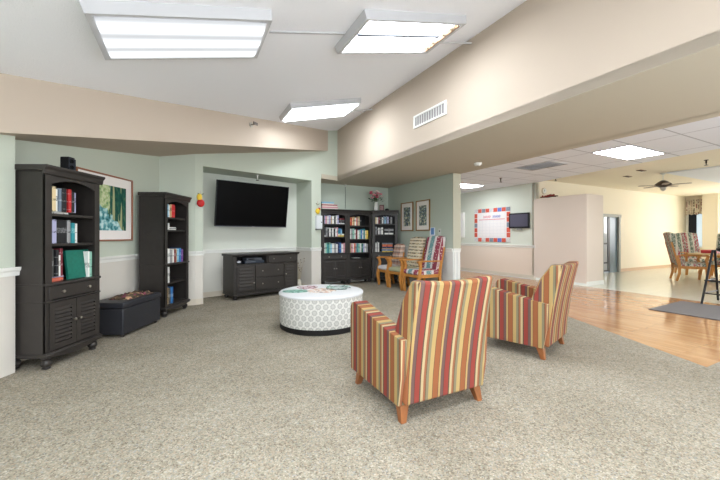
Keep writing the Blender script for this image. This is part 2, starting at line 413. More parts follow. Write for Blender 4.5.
bm = B(); box(bm, -7.6, -5.4, -9.1, -9.0, 0, 2.6); box(bm, -5.4, 3.2, -9.1, -9.0, 0, 0.5); box(bm, -5.4, 3.2, -9.1, -9.0, 2.2, 3.9); box(bm, 3.2, 14.6, -9.1, -9.0, 0, 2.8)
box(bm, -1.2, -1.0, -9.1, -9.0, 0, 3.9); box(bm, -5.4, 0.0, -9.1, -9.0, 2.2, 3.9)
inud(struct('wall_rear', bm, M_SAGE2))
# windows: added unseen fill pair behind the viewer, and the dining side daylight one
M_FILL = emis('fill_light_pane', (238, 245, 255), 3.4)  # glowing pane of the added rear windows, lights the room
def window(name, a, b, z0, z1, v=None, u=None, m=None):
    fr = B(); pn = B()
    if v is not None:
        box(pn, a, b, v - 0.05, v - 0.03, z0, z1)
        for x in (a, (2 * a + b) / 3, (a + 2 * b) / 3, b): box(fr, x - 0.03, x + 0.03, v - 0.06, v + 0.01, z0, z1)
        for z in (z0, z1): box(fr, a - 0.03, b + 0.03, v - 0.06, v + 0.02, z - 0.03, z + 0.03)
    else:
        box(pn, u + 0.03, u + 0.05, a, b, z0, z1)
        n = max(1, round((b - a) / 1.2))
        for k in range(n + 1): box(fr, u - 0.01, u + 0.06, a + (b - a) * k / n - 0.025, a + (b - a) * k / n + 0.025, z0, z1)
        for z in (z0, z1): box(fr, u - 0.02, u + 0.06, a - 0.03, b + 0.03, z - 0.03, z + 0.03)
    w = inud(struct(name, fr, M_WHITE)); p = obj('pane', pn, m or M_FILL, w); return w
window('fill_window_1', -5.4, -1.2, 0.5, 2.2, v=-9.0)
window('fill_window_2', -1.0, 3.2, 0.5, 2.2, v=-9.0)
window('window_3', -8.0, -3.5, 0.6, 2.4, u=14.53, m=emis('bright_pane', (250, 250, 252), 7.0))
# small window with valance on the dining side
fr = B(); pn = B(); sh = B()
box(pn, 14.56, 14.58, -1.93, -1.45, 0.75, 2.3)
for y in (-1.93, -1.45): box(fr, 14.51, 14.6, y - 0.04, y + 0.04, 0.72, 2.34)
for z in (0.75, 2.3): box(fr, 14.51, 14.6, -1.96, -1.42, z - 0.03, z + 0.03)
w4 = inud(struct('window_4', fr, M_WHITE)); obj('pane', pn, emis('dusk_pane', (150, 190, 215), 0.5), w4)
box(sh, 14.535, 14.555, -1.72, -1.46, 0.75, 2.3); obj('blind', sh, mat('dark_blind', (38, 44, 56), 0.5), w4)

# trims: chair rails
def rail(name, pts, side=-1, z=0.9):
    bm = B()
    prof = [(0.0, -0.04), (0.012, -0.04), (0.016, -0.005), (0.026, 0.01), (0.03, 0.036), (0.0, 0.036)]
    for a, b in zip(pts, pts[1:]):
        n = Vector((-(b[1] - a[1]), b[0] - a[0])).normalized() * side
        A = [bm.verts.new((a[0] + n.x * p, a[1] + n.y * p, z + q)) for p, q in prof]; Bq = [bm.verts.new((b[0] + n.x * p, b[1] + n.y * p, z + q)) for p, q in prof]
        k = len(prof); bm.faces.new(A[::-1]); bm.faces.new(Bq)
        for i in range(k): bm.faces.new((A[i], A[(i + 1) % k], Bq[(i + 1) % k], Bq[i]))
    return struct(name, bm, M_WHITE)
xy = lambda v: (v.x, v.y)
rail('trim_1', [(-3.06, -3.3), (-3.06, 3.03)])
rail('trim_2', [(-3.275, 3.0), (-3.36, 5.66), (-2.88, 5.90)])
rail('trim_3', [xy(TVP(0, 0)), xy(TVP(NL, 0))])
rail('trim_4', [xy(TVP(NL, 0)), xy(TVP(NL, ND)), xy(TVP(NR, ND)), xy(TVP(NR, 0))])
rail('trim_5', [xy(TVP(NR, 0)), xy(TVP(PR, 0))])
rail('trim_6', [xy(W(1.75, -0.5)), xy(W(1.75, 2.03)), xy(W(1.95, 2.03))])
rail('trim_7', [xy(W(5.3, -2.5)), xy(W(5.3, 1.40))])
def base(name, pts, side=-1, h=0.1, m=M_WHITE):
    bm = B()
    for a, b in zip(pts, pts[1:]):
        n = Vector((-(b[1] - a[1]), b[0] - a[0])).normalized() * side * 0.014
        hexa(bm, [(a[0], a[1], 0), (b[0], b[1], 0), (b[0] + n.x, b[1] + n.y, 0), (a[0] + n.x, a[1] + n.y, 0)], [(a[0], a[1], h), (b[0], b[1], h), (b[0] + n.x * .5, b[1] + n.y * .5, h), (a[0] + n.x * .5, a[1] + n.y * .5, h)])
    return struct(name, bm, m)
M_BASE = mat('baseboard_cream', (214, 204, 186), 0.5)
base('baseboard_left', [(-3.265, 3.0), (-3.36, 5.66), (-2.88, 5.90), xy(TVP(NL, 0))], m=M_BASE)
base('baseboard_niche', [xy(TVP(NL, ND)), xy(TVP(NR, ND)), xy(TVP(NR, 0)), xy(TVP(PR, 0))], m=M_BASE)
base('baseboard_alcove', [xy(W(1.75, -0.5)), xy(W(1.75, 2.03)), xy(W(1.95, 2.03))])
base('baseboard_right', [xy(W(5.3, -2.5)), xy(W(5.3, 1.42))], m=M_BASE)
base('baseboard_partition', [xy(W(5.3, 1.42)), xy(W(5.3, 2.74)), xy(W(6.0, 2.74))])
base('baseboard_dining', [xy(W(D1_ + 0.05, 1.42)), xy(W(14.53, 1.42))], m=mat('baseboard_tan', (206, 176, 144), 0.5))
# pilaster strips on the end of the alcove wall
bm = B(); box(bm, 1.78, 1.82, -2.045, -2.03, 0, 0.86); box(bm, 1.88, 1.92, -2.045, -2.03, 0, 0.86)
inud(struct('trim_8', bm, M_WHITE))
bm = B(); prism(bm, [(1.745, -2.04), (1.955, -2.04), (1.955, -2.028), (1.745, -2.028)], 'z', 0.94, 2.518)
inud(struct('trim_9', bm, mat('pilaster_cream_shaded', (190, 188, 168), 0.7)))  # cream darkened in the colour for the shade at the wall end
# seam strip on the ceiling between lights
bm = B(); hexa(bm, [(-2.55, -4.318, 3.72 + .252 * -2.55 - .012), (-1.75, -4.318, 3.72 + .252 * -1.75 - .012), (-1.75, -4.296, 3.72 + .252 * -1.75 - .012), (-2.55, -4.296, 3.72 + .252 * -2.55 - .012)],
     [(-2.55, -4.318, 3.72 + .252 * -2.55), (-1.75, -4.318, 3.72 + .252 * -1.75), (-1.75, -4.296, 3.72 + .252 * -1.75), (-2.55, -4.296, 3.72 + .252 * -2.55)])
inud(struct('trim_10', bm, mat('raceway_grey', (190, 190, 192), 0.6)))
# door to the dining room
d1 = B()
for x in (D0, D1_): box(d1, x - 0.05, x + 0.05, -1.46, -1.28, 0, DT)
box(d1, D0 - 0.07, D1_ + 0.07, -1.47, -1.28, DT - 0.06, DT + 0.03)
door = inud(struct('door_1', d1, mat('door_frame_grey', (150, 150, 142), 0.5)))
bm = B(); 
for a, b in ((D0 + 0.05, D0 + 0.13), (D0 + 0.40, D0 + 0.52)): box(bm, a, b, -1.40, -1.36, 0.04, DT - 0.06)
for z in (0.04, 0.30, 0.92): box(bm, D0 + 0.05, D0 + 0.52, -1.40, -1.36, z, z + 0.05)
obj('stile', bm, mat('door_stile_black', (28, 28, 32), 0.4), door)
bm = B(); box(bm, D0 + 0.05, D0 + 0.52, -1.385, -1.375, 0.05, DT - 0.06); obj('pane', bm, mat('door_glass_grey', (170, 174, 178), 0.12, spec=0.5), door)
bm = B(); box(bm, D0 + 0.52, D1_ - 0.05, -1.40, -1.36, 0.0, DT - 0.06); obj('side_panel', bm, mat('door_panel_blue_grey', (112, 130, 142), 0.3), door)

# ------------------------------------------------------------------ ceiling lights of the main room
su, cu = 0.252 / math.hypot(1, 0.252), 1 / math.hypot(1, 0.252)
EX = (UV * cu + Vector((0, 0, su))); EY = -DV; EZ = EX.cross(EY)
LROT = Matrix((EX, EY, EZ)).transposed().to_euler()
def ceiling_light(u, d, label, kind='lens'):
    t = thing('ceiling_light', label, 'ceiling light', W(u, d, 3.72 + 0.252 * u), 0, 'fluorescent lights on the vaulted ceiling'); t.rotation_euler = LROT
    bm = B(); a, b, h = 0.64, 0.345, -0.085
    # sloped housing ring
    o = [(-a, -b), (a, -b), (a, b), (-a, b)]; i = [(-a + .05, -b + .04), (a - .05, -b + .04), (a - .05, b - .04), (-a + .05, b - .04)]
    vo = [bm.verts.new((*p, -0.0)) for p in o]; vm = [bm.verts.new((p[0] * .985, p[1] * .97, h)) for p in o]; vi = [bm.verts.new((*p, h)) for p in i]; vt = [bm.verts.new((*p, -0.02)) for p in i]
    for A, Bq in ((vo, vm), (vm, vi), (vi, vt)):
        for k in range(4): bm.faces.new((A[k], A[(k + 1) % 4], Bq[(k + 1) % 4], Bq[k]))
    bm.faces.new(vt); bm.faces.new(vo[::-1])
    obj('housing', bm, M_FIX, t)
    if kind == 'lens':
        bm = B(); n = 12; rows = []
        for k in range(n + 1):
            y = -b + .045 + (2 * b - .09) * k / n; z = h - 0.006 - 0.022 * math.sin(math.pi * k / n) ** .6
            rows.append([bm.verts.new((-a + .055, y, z)), bm.verts.new((a - .055, y, z))])
        for p, q in zip(rows, rows[1:]): bm.faces.new((p[0], p[1], q[1], q[0]))
        obj('lens', bm, M_LENS, t, smooth=True)
    elif kind == 'plain':
        bm = B(); box(bm, -a + .055, a - .055, -b + .045, b - .045, h - 0.02, h - 0.005); obj('lens', bm, M_TUBE, t)
    else:
        for y0, y1 in ((-b + .05, -0.07), (-0.05, b - .05)):
            bm = B(); box(bm, -a + .06, a - .17, y0, y1, h + 0.01, h + 0.03); obj('light_panel', bm, M_TUBE, t)
        bm = B(); box(bm, -a + .06, a - .17, -0.075, -0.045, h - .006, h + .02); obj('divider', bm, mat('grey_strip', (70, 72, 76), 0.5), t)
        for y in (-0.22, -0.1, 0.08, 0.2):
            bm = B(); lathe(bm, [(0.018, -.03), (0.024, 0), (0.024, .04), (0.01, .05)], 10, (a - .13, y, h + .015), 'x'); obj('lamp_socket', bm, mat('socket_ivory', (214, 196, 172), 0.5), t)
        bm = B(); box(bm, a - .09, a - .07, -b + .06, b - .06, h - .004, h + .03); obj('end_channel', bm, mat('channel_brown', (176, 140, 110), 0.5), t)
    return t
ceiling_light(-3.23, 4.30, 'large ceiling light with ribbed lens at upper left, banded by its tubes')
ceiling_light(-1.17, 4.38, 'uncovered ceiling light with exposed lamp sockets, right of the ribbed one', 'open')
ceiling_light(-1.17, 1.92, 'ceiling light farthest away, by the corner of beam and soffit', 'plain')
for k, (u, d) in enumerate(((-2.4, 6.9), (-4.3, 6.9), (-3.2, 8.5))):  # unseen fixtures added behind the viewer to brighten the room
    ceiling_light(u, d, 'added unseen fill light shaped as a ceiling light behind the viewer', 'plain')
# wires from the lights to the beam
bm = B(); tube(bm, [W(-0.55, 4.30, 3.50), W(-0.25, 4.29, 3.58), W(-0.03, 4.28, 3.64)], 0.012); tag(obj('conduit', bm, M_FIX), 'short conduit joining uncovered ceiling light to the beige beam', 'conduit')
bm = B(); tube(bm, [W(-0.55, 1.8, 3.50), W(-0.25, 1.77, 3.58), W(-0.03, 1.74, 3.64)], 0.012); tag(obj('conduit', bm, M_FIX), 'short conduit joining the farthest ceiling light to the beige beam', 'conduit')
# tile-ceiling panel lights
def panel_light(u0, u1, d0, d1, label):
    t = thing('panel_light', label, 'ceiling light', W((u0 + u1) / 2, (d0 + d1) / 2, 2.66), UA, 'flush panel lights in the tile ceiling'); a, b = (u1 - u0) / 2, (d1 - d0) / 2
    bm = B()
    for x0, x1, y0, y1 in ((-a, a, -b, -b + .025), (-a, a, b - .025, b), (-a, -a + .025, -b + .025, b - .025), (a - .025, a, -b + .025, b - .025)): box(bm, x0, x1, y0, y1, -0.012, 0)
    obj('frame', bm, M_FIX, t)
    bm = B(); box(bm, -a + .02, a - .02, -b + .02, b - .02, -0.008, -0.002); obj('diffuser', bm, M_PANEL, t)
M_PANEL = emis('lit_diffuser', (242, 247, 255), 14.0)
panel_light(3.05, 4.27, 4.03, 4.63, 'square white panel light in tile ceiling near right')
panel_light(3.4, 4.5, -0.25, 0.38, 'small panel light far back above the poster wall')
for k, (u, d) in enumerate(((3.6, 7.3),)): panel_light(u - .6, u + .6, d - .3, d + .3, 'added unseen panel light in tile ceiling to brighten right side')  # extra panel added out of frame to bring in more light
t = thing('air_return', 'grey louvred air return grille set in tile ceiling', 'vent', W(3.33, 2.9, 2.66), UA)
bm = B(); 
for x0, x1, y0, y1 in ((-.3, .3, -.4, -.37), (-.3, .3, .37, .4), (-.3, -.27, -.37, .37), (.27, .3, -.37, .37)): box(bm, x0, x1, y0, y1, -0.012, 0)
obj('frame', bm, M_FIX, t)
bm = B()
for k in range(16): y = -.36 + k * .048; hexa(bm, [(-.27, y, -.012), (.27, y, -.012), (.27, y + .006, -.012), (-.27, y + .006, -.012)], [(-.27, y + .02, -.001), (.27, y + .02, -.001), (.27, y + .026, -.001), (-.27, y + .026, -.001)])
obj('louvers', bm, mat('louver_grey', (176, 178, 182), 0.5), t)

# vent on the beam face
t = thing('wall_vent', 'white rectangular air vent on the beige beam face', 'vent', W(0, 3.43, 3.0), UA)
bm = B()
for a, b, z0, z1 in ((-.38, .38, -.1, -.07), (-.38, .38, .07, .1), (-.38, -.35, -.07, .07), (.35, .38, -.07, .07)): box(bm, -0.02, 0, a, b, z0, z1)
obj('frame', bm, M_WHITE, t, bevel=0.004)
bm = B(); box(bm, -0.004, 0, -.36, .36, -.08, .08); obj('duct', bm, mat('duct_grey', (160, 156, 156), 0.7), t)
bm = B()
for k in range(13): y = -.345 + k * .057; hexa(bm, [(-.016, y, -.07), (-.016, y + .01, -.07), (-.003, y + .032, -.07), (-.003, y + .022, -.07)], [(-.016, y, .07), (-.016, y + .01, .07), (-.003, y + .032, .07), (-.003, y + .022, .07)])
obj('blades', bm, M_WHITE, t)

# small ceiling hardware
def hang(name, label, cat, loc, prof, m, extra=None):
    t = thing(name, label, cat, loc); bm = B(); lathe(bm, prof, 18); obj('body', bm, m, t, smooth=True)
    if extra:
        bm = B(); lathe(bm, extra[0], 14); obj(extra[2], bm, extra[1], t, smooth=True)
    return t
hang('smoke_detector', 'round white smoke detector under the wide beam', 'detector', W(1.46, 2.98, 2.52), [(0.07, 0), (0.07, -.02), (0.055, -.045), (0.03, -.05)], M_WHITE, ([(0.02, -.05), (0.02, -.056)], M_METAL, 'sensor'))
M_SPR = mat('sprinkler_bronze', (70, 62, 56), 0.4, metal=0.6)
def sprinkler(label, loc, m=M_SPR):
    return hang('sprinkler', label, 'sprinkler', loc, [(0.035, 0), (0.035, -.008), (0.014, -.012), (0.014, -.06), (0.008, -.075), (0.008, -.1)], m, ([(0.03, -.1), (0.034, -.104), (0.03, -.108)], M_SPR, 'deflector'))
sprinkler('dark sprinkler head below tile ceiling, left of the air return', W(3.85, 1.47, 2.66))
sprinkler('bronze sprinkler head hanging above the partition top', W(5.25, 2.0, 2.72))
sprinkler('bronze sprinkler head near the white ceiling panel at right edge', W(6.02, 4.6, 2.72))
sprinkler('white sprinkler head above the large television', TVP(1.25, 0.18, NH), M_WHITE)
t = thing('sprinkler', 'small sidewall sprinkler high on the left beige soffit', 'sprinkler', A0.lerp(A1, 0.536) + Vector((0, 0, 3.02))); t.rotation_euler = (0, 0, math.atan2(A1.y - A0.y, A1.x - A0.x))
bm = B(); lathe(bm, [(0.04, 0), (0.04, -.01), (0.012, -.012), (0.012, -.09)], 14, (0, 0, 0), 'y'); obj('pipe', bm, M_METAL, t)
bm = B(); box(bm, -.05, .05, -.1, -.09, -.012, .03); obj('deflector', bm, M_SPR, t)
def slot(label, u, d):
    t = thing('ceiling_vent', label, 'vent', W(u, d, 2.74), UA, 'slot vents in the cream ceiling')
    bm = B(); box(bm, -.13, .13, -.05, .05, -0.01, 0); obj('frame', bm, mat('vent_brown', (150, 120, 96), 0.6), t)
    bm = B()
    for k in range(4): box(bm, -.115, .115, -.04 + k * .022, -.028 + k * .022, -.014, -.01)
    obj('slats', bm, mat('vent_dark', (70, 58, 48), 0.6), t)
slot('brown ceiling vent left of the fan, nearer the wall', 6.95, 2.83)
slot('brown ceiling vent left of the fan, nearer the tile ceiling', 6.3, 3.4)
# ceiling fan
t = thing('ceiling_fan', 'bronze ceiling fan hanging by the cream dining wall', 'fan', W(7.03, 3.53, 2.72), 0.35)
M_BRZ = mat('fan_bronze', (86, 76, 70), 0.4, metal=0.5)
bm = B(); lathe(bm, [(0.06, 0), (0.06, -.02), (0.02, -.05), (0.012, -.05), (0.012, -.2)], 16); obj('downrod', bm, M_WHITE, t, smooth=True)
bm = B(); lathe(bm, [(0.04, -.18), (0.1, -.22), (0.16, -.27), (0.17, -.3), (0.1, -.33), (0.06, -.35)], 24); obj('motor', bm, M_BRZ, t, smooth=True)
bm = B(); lathe(bm, [(0.05, -.35), (0.06, -.38), (0.04, -.42), (0.012, -.44)], 16); obj('light_cap', bm, mat('fan_glass', (196, 190, 180), 0.3), t, smooth=True)
for k in range(5):
    bm = B(); a = k * 2 * math.pi / 5
    pr = [(0.14, -.03), (0.24, -.06), (0.47, -.065), (0.5, -.03), (0.5, .03), (0.47, .065), (0.24, .06), (0.14, .03)]
    prism(bm, pr, 'z', -.305, -.295); bmesh.ops.rotate(bm, cent=(0, 0, 0), matrix=Matrix.Rotation(a, 3, 'Z'), verts=bm.verts[:])
    obj('blade', bm, mat('fan_blade', (170, 156, 142), 0.5), t)

# ------------------------------------------------------------------ bookcases
def foot_bm(x, y, h=0.11, r=0.043):
    bm = B(); lathe(bm, [(r * .5, 0), (r * .8, h * .08), (r * .62, h * .18), (r, h * .38), (r * 1.02, h * .58), (r * .7, h * .78), (r * .95, h * .88), (r * .95, h)], 18, (x, y, 0)); return bm
def knob(parent, x, y, z, m=M_METAL):
    bm = B(); lathe(bm, [(0.006, 0), (0.006, -.012), (0.014, -.016), (0.014, -.024), (0.006, -.028)], 12, (x, y, z), 'y'); obj('knob', bm, m, parent, smooth=True)
def louver_door(parent, x0, x1, y, z0, z1, kx, kz):
    bm = B(); s = 0.05
    box(bm, x0, x0 + s, y - .018, y, z0, z1); box(bm, x1 - s, x1, y - .018, y, z0, z1); box(bm, x0 + s, x1 - s, y - .018, y, z0, z0 + s); box(bm, x0 + s, x1 - s, y - .018, y, z1 - s, z1)
    n = 9
    for k in range(n):
        za = z0 + s + (z1 - z0 - 2 * s) * k / n; zb = za + (z1 - z0 - 2 * s) / n
        zc = za + (zb - za) * .3
        hexa(bm, [(x0 + s, y - .022, zc), (x1 - s, y - .022, zc), (x1 - s, y - .004, zc), (x0 + s, y - .004, zc)], [(x0 + s, y - .012, zb), (x1 - s, y - .012, zb), (x1 - s, y - .004, zb), (x0 + s, y - .004, zb)])
    box(bm, x0 + s, x1 - s, y + .004, y + .01, z0 + s, z1 - s)
    d = obj('door', bm, M_DARK, parent); knob(d, kx, y - .018, kz); return d
def bookcase(label, loc, rz, w=0.68, dp=0.38, h=1.85, shelves=(1.42, 1.14), lower='louver', drawer=True, group=None):
    t = thing('bookcase', label, 'bookcase', loc, rz, group); a = w / 2; f = -dp / 2; b = dp / 2; th = 0.03
    top = h - 0.07; zb = 0.11
    bm = B()                                                   # carcass: sides, back, floor, top
    box(bm, -a, -a + th, f, b, zb, top); box(bm, a - th, a, f, b, zb, top); box(bm, -a, a, f + .01, b, top, top + .02); box(bm, -a + th, a - th, f, b, zb, zb + .05)
    for s in (-1, 1): box(bm, s * a - (0.065 if s > 0 else 0), s * a + (0.065 if s < 0 else 0), f - .004, f + .016, zb, top)     # face stiles
    zo = top - 0.10
    n = 10; arch = [(-a + .06, zo + .005)] + [(-a + .06 + (w - .12) * k / n, zo + .005 + .055 * (1 - (2 * k / n - 1) ** 2)) for k in range(1, n)] + [(a - .06, zo + .005)]
    prism(bm, arch + [(a - .06, top), (-a + .06, top)], 'y', f - .003, f + .016)
    obj('carcass', bm, M_DARK, t)
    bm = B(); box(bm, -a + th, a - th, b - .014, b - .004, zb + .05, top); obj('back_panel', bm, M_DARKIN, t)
    bm = B(); prism(bm, [(f - .004, top - .02), (f - .02, top - .01), (f - .026, top + .03), (f - .045, top + .05), (f - .045, h), (b, h), (b, top - .02 + .04), (f, top - .02 + .04)], 'x', -a - .03, a + .03); obj('cornice', bm, M_DARK, t, bevel=.004)
    zs = list(shelves)
    for z in zs:
        bm = B(); box(bm, -a + th, a - th, f + .02, b - .014, z - .025, z); obj('shelf', bm, M_DARK, t, bevel=.003)
    if lower == 'louver':
        bm = B(); box(bm, -a - .004, a + .004, f - .02, b - .014, .755, .78); obj('waist_moulding', bm, M_DARK, t, bevel=.006)
        bm = B(); box(bm, -a - .002, a + .002, f - .015, b - .014, .605, .62); obj('waist_moulding', bm, M_DARK, t, bevel=.004)
        if drawer:
            bm = B(); box(bm, -a + .03, a - .03, f - .012, f + .3, .63, .75); dr = obj('drawer', bm, M_DARK, t, bevel=.004)
            for x in (-w * .24, w * .24): knob(dr, x, f - .012, .69)
        louver_door(t, -a + .03, -.003, f - .002, .17, .6, -.03, .40); louver_door(t, .003, a - .03, f - .002, .17, .6, .03, .40)
    bm = B(); n = 8
    ap = [(-a - .008, .155), (-a - .008, .105), (-a + .08, .105)] + [(-a + .08 + (w - .16) * k / n, .105 - .03 * math.sin(math.pi * k / n)) for k in range(1, n)] + [(a - .08, .105), (a + .008, .105), (a + .008, .155)]
    prism(bm, ap, 'y', f - .022, f + .01); obj('apron', bm, M_DARK, t, bevel=.004)
    bm = B(); box(bm, -a - .014, a + .014, f - .032, b - .02, .122, .145); obj('base_moulding', bm, M_DARK, t, bevel=.006)
    for x in (-a + .05, a - .05):
        for y in (f + .035, b - .06): obj('foot', foot_bm(x, y), M_DARK, t, smooth=True)
    return t
ORD = ['first', 'second', 'third', 'fourth', 'fifth', 'sixth', 'seventh', 'eighth', 'ninth', 'tenth', 'eleventh', 'twelfth']
CN = {'cream': (226, 206, 160), 'white': (228, 228, 222), 'slate blue': (110, 124, 138), 'black': (36, 36, 38), 'red': (186, 44, 44), 'dark grey': (84, 86, 84), 'lavender': (172, 172, 204), 'teal': (40, 136, 144), 'green': (24, 104, 88),
      'coral': (222, 116, 92), 'navy': (40, 50, 92), 'orange': (208, 116, 54), 'blue': (52, 112, 170), 'purple': (112, 76, 140), 'maroon': (112, 40, 48), 'tan': (186, 156, 116), 'grey': (150, 150, 150), 'pink': (206, 150, 158), 'light blue': (140, 190, 214), 'yellow': (224, 196, 92), 'rose': (176, 116, 120), 'mint': (140, 190, 170)}
_bm = {}
def bookmat(c, k):
    key = (c, k)
    if key not in _bm:
        t = NT('book_%s' % c.replace(' ', '_'), 0.5, 0.3); rgb = CN[c]
        lum = sum(rgb) / 3; ink = [max(0, v * .35) for v in rgb] if lum > 130 else [min(255, v * .5 + 120) for v in rgb]
        n = t.math('FRACT', t.math('ADD', t.math('MULTIPLY', t.z, (9, 6, 13)[k]), (.1, .4, .7)[k]))
        f = t.math('LESS_THAN', n, (.16, .3, .12)[k])
        lett = t.math('GREATER_THAN', t.noise(150), 0.5)
        _bm[key] = t.done(t.mix(t.math('MULTIPLY', t.math('MULTIPLY', f, lett), 0.75), rgb, ink))
    return _bm[key]
def book_mesh(w, h, dp, c, k, near):
    """spine toward local -y, base at z=0"""
    bm = B(); t = 0.003
    prism(bm, [(-w / 2, 0.0), (-w / 2 + w * .15, -.004), (w / 2 - w * .15, -.004), (w / 2, 0.0), (w / 2, dp), (w / 2 - t, dp), (w / 2 - t, .004), (-w / 2 + t, .004), (-w / 2 + t, dp), (-w / 2, dp)], 'z', 0, h)
    pg = B(); box(pg, -w / 2 + t, w / 2 - t, .004, dp - .006, .004, h - .005)
    return bm, pg
def add_book(loc, rz, w, h, dp, c, k, label, group, near=False, lean=0.0, flat_=False):
    bm, pg = book_mesh(w, h, dp, c, k, near)
    o = obj('book', bm, bookmat(c, k)); p = obj('pages', pg, M_PAPER, o)
    o.location = loc; o.rotation_euler = (0, lean, rz) if not flat_ else (0, R(90), rz)
    if flat_: o.rotation_euler = (Matrix.Rotation(rz, 3, 'Z') @ Matrix.Rotation(R(90), 3, 'Y')).to_euler()
    tag(o, label, 'book', group); return o
def row(case, z, items, x0, where, group, dp=0.38, near=False, hbase=0.0, rng=random.Random(4), setb=0.025):
    """items: (colour, width, height) or ('gap', w)"""
    x = x0; n = 0; rz = case.rotation_euler.z; Rm = Matrix.Rotation(rz, 3, 'Z')
    for it in items:
        if it[0] == 'gap': x += it[1]; continue
        c, w, h = it[:3]; lean = it[3] if len(it) > 3 else 0.0
        p = case.location + Rm @ Vector((x + w / 2 + (abs(math.sin(lean)) * h * .0), -dp / 2 + setb + rng.uniform(0, .025), z + hbase))
        add_book(p, rz, w - .002, h, min(.2, h * .72), c, rng.randrange(3), '%s book standing %s from left on %s' % (c, ORD[n], where), group, near, lean)
        n += 1; x += w
    return x
def pile(case, z, items, xc, where, group, dp=0.38, setb=0.06, h=0.24):
    rz = case.rotation_euler.z; Rm = Matrix.Rotation(rz, 3, 'Z'); zz = z; rng = random.Random(7)
    for i, (c, th) in enumerate(items):
        hh = h * rng.uniform(.86, 1.0)
        p = case.location + Rm @ Vector((xc - hh / 2, -dp / 2 + setb + rng.uniform(0, .02), zz + th / 2))
        add_book(p, rz, th - .001, hh, .17, c, i % 3, '%s book lying flat, %s from bottom on %s' % (c, ORD[i], where), group, flat_=True); zz += th
    return zz

FX = facing(1, 0)
case1 = bookcase('tall espresso bookcase with louvred doors and drawer nearest at left', (-3.01, 3.34, 0), FX, shelves=(1.42, 1.14), dp=0.38, w=.63)
g1 = 'books in the nearest left bookcase'; n1 = 'nearest left bookcase'
zz = pile(case1, 1.42, [('white', .022)], -0.14, 'top shelf of ' + n1, g1, h=0.3)
row(case1, 1.42, [('cream', .045, .23), ('white', .03, .21), ('slate blue', .026, .22), ('black', .05, .225), ('dark grey', .028, .22), ('red', .036, .225), ('black', .04, .205), ('lavender', .028, .2)], -0.215, 'top shelf of ' + n1, g1, near=True, hbase=.022)
row(case1, 1.14, [('lavender', .05, .225), ('black', .13, .222), ('grey', .04, .225), ('teal', .035, .2), ('white', .04, .195)], -0.215, 'middle shelf of ' + n1, g1, near=True)
pile(case1, .78, [('coral', .035), ('lavender', .015)], -0.18, 'lowest shelf of ' + n1, g1, h=0.26)
row(case1, .78, [('dark grey', .04, .26), ('black', .03, .25), ('white', .025, .2), ('maroon', .03, .26)], -0.215, 'lowest shelf of ' + n1, g1, near=True, hbase=.05)
# green book with its face turned to the room
bm = B(); box(bm, -.14, .14, -.012, .012, 0, .285); gb = obj('book', bm, mat('green_cover', (28, 106, 90), 0.45, var=.15, vscale=30)); bm = B(); box(bm, -.135, .143, -.009, .009, .004, .281); obj('pages', bm, M_PAPER, gb)
gb.location = (-2.88, 3.47, .782); gb.rotation_euler = (R(-7), 0, FX); tag(gb, 'large green book facing out on lowest shelf of nearest left bookcase', 'book', g1)
row(case1, .78, [('white', .022, .27), ('mint', .03, .265)], .2, 'right of lowest shelf of ' + n1, g1, near=True)

case2 = bookcase('tall espresso bookcase with five open shelves beyond the black bench', (-3.06, 5.31, 0), FX, shelves=(1.49, 1.30, .79, .495, .17), dp=0.38, lower='open', w=.68)
bm = B(); box(bm, -.345, .345, -.21, .17, .765, .79); obj('waist_moulding', bm, M_DARK, case2, bevel=.006)
g2 = 'books in the open left bookcase'; n2 = 'open left bookcase'
row(case2, 1.49, [('light blue', .04, .2), ('white', .03, .19), ('tan', .05, .2), ('red', .1, .205)], -.20, 'top shelf of ' + n2, g2, near=True)
pile(case2, 1.30, [('white', .014), ('grey', .016), ('white', .012)], -.08, 'second shelf of ' + n2, g2, h=.34); row(case2, 1.30, [('white', .03, .1)], -.20, 'second shelf of ' + n2, g2)
row(case2, .79, [('white', .06, .22), ('grey', .07, .2), ('white', .03, .21), ('maroon', .05, .2), ('tan', .05, .215), ('light blue', .06, .21), ('blue', .06, .22), ('purple', .05, .2)], -.20, 'middle shelf of ' + n2, g2, near=True)
row(case2, .495, [('white', .035, .24)], -.20, 'fourth shelf of ' + n2, g2); row(case2, .17, [('tan', .03, .25), ('dark grey', .05, .24), ('blue', .05, .25), ('navy', .04, .24)], -.20, 'bottom shelf of ' + n2, g2)

# alcove bookcases
BD = 0.30
def on_alc(u, dd): return W(u, dd)
uA = ud((0.935, 9.04)); # front line reference
def alc(uc): v = W(uc, -0.525 + BD / 2 + .03); return (v.x, v.y, 0)
RA = UA
u_l = ud((0.935 - .888 * 2.076, 9.04 - .459 * 2.076))[0]
cA = bookcase('left one of the three alcove bookcases, beside the white pier', alc(u_l + .3425), RA, w=.68, dp=BD, shelves=(1.49, 1.18), group='bookcases in the alcove')
cB = bookcase('middle one of the three alcove bookcases, with its drawer missing', alc(u_l + 1.0275), RA, w=.68, dp=BD, shelves=(1.46, 1.12), drawer=False, group='bookcases in the alcove')
cC = bookcase('right one of the three alcove bookcases, turned toward the chairs', (0.655, 8.80, 0), R(-6), w=.64, dp=BD, shelves=(1.51, 1.235), group='bookcases in the alcove')
gA, gB, gC = 'books in the left alcove bookcase', 'books in the middle alcove bookcase', 'books in the right alcove bookcase'
def mk(cols, h0, seed, w0=.036):
    r = random.Random(seed); return [(c, w0 * r.uniform(.8, 1.25), h0 * r.uniform(.84, 1.05)) for c in cols]
nA, nB, nC = 'left alcove bookcase', 'middle alcove bookcase', 'right alcove bookcase'
row(cA, 1.49, mk(['lavender', 'pink', 'white', 'lavender', 'tan', 'white', 'dark grey', 'white', 'lavender'], .21, 1, .042), -.27, 'top shelf of ' + nA, gA, BD)
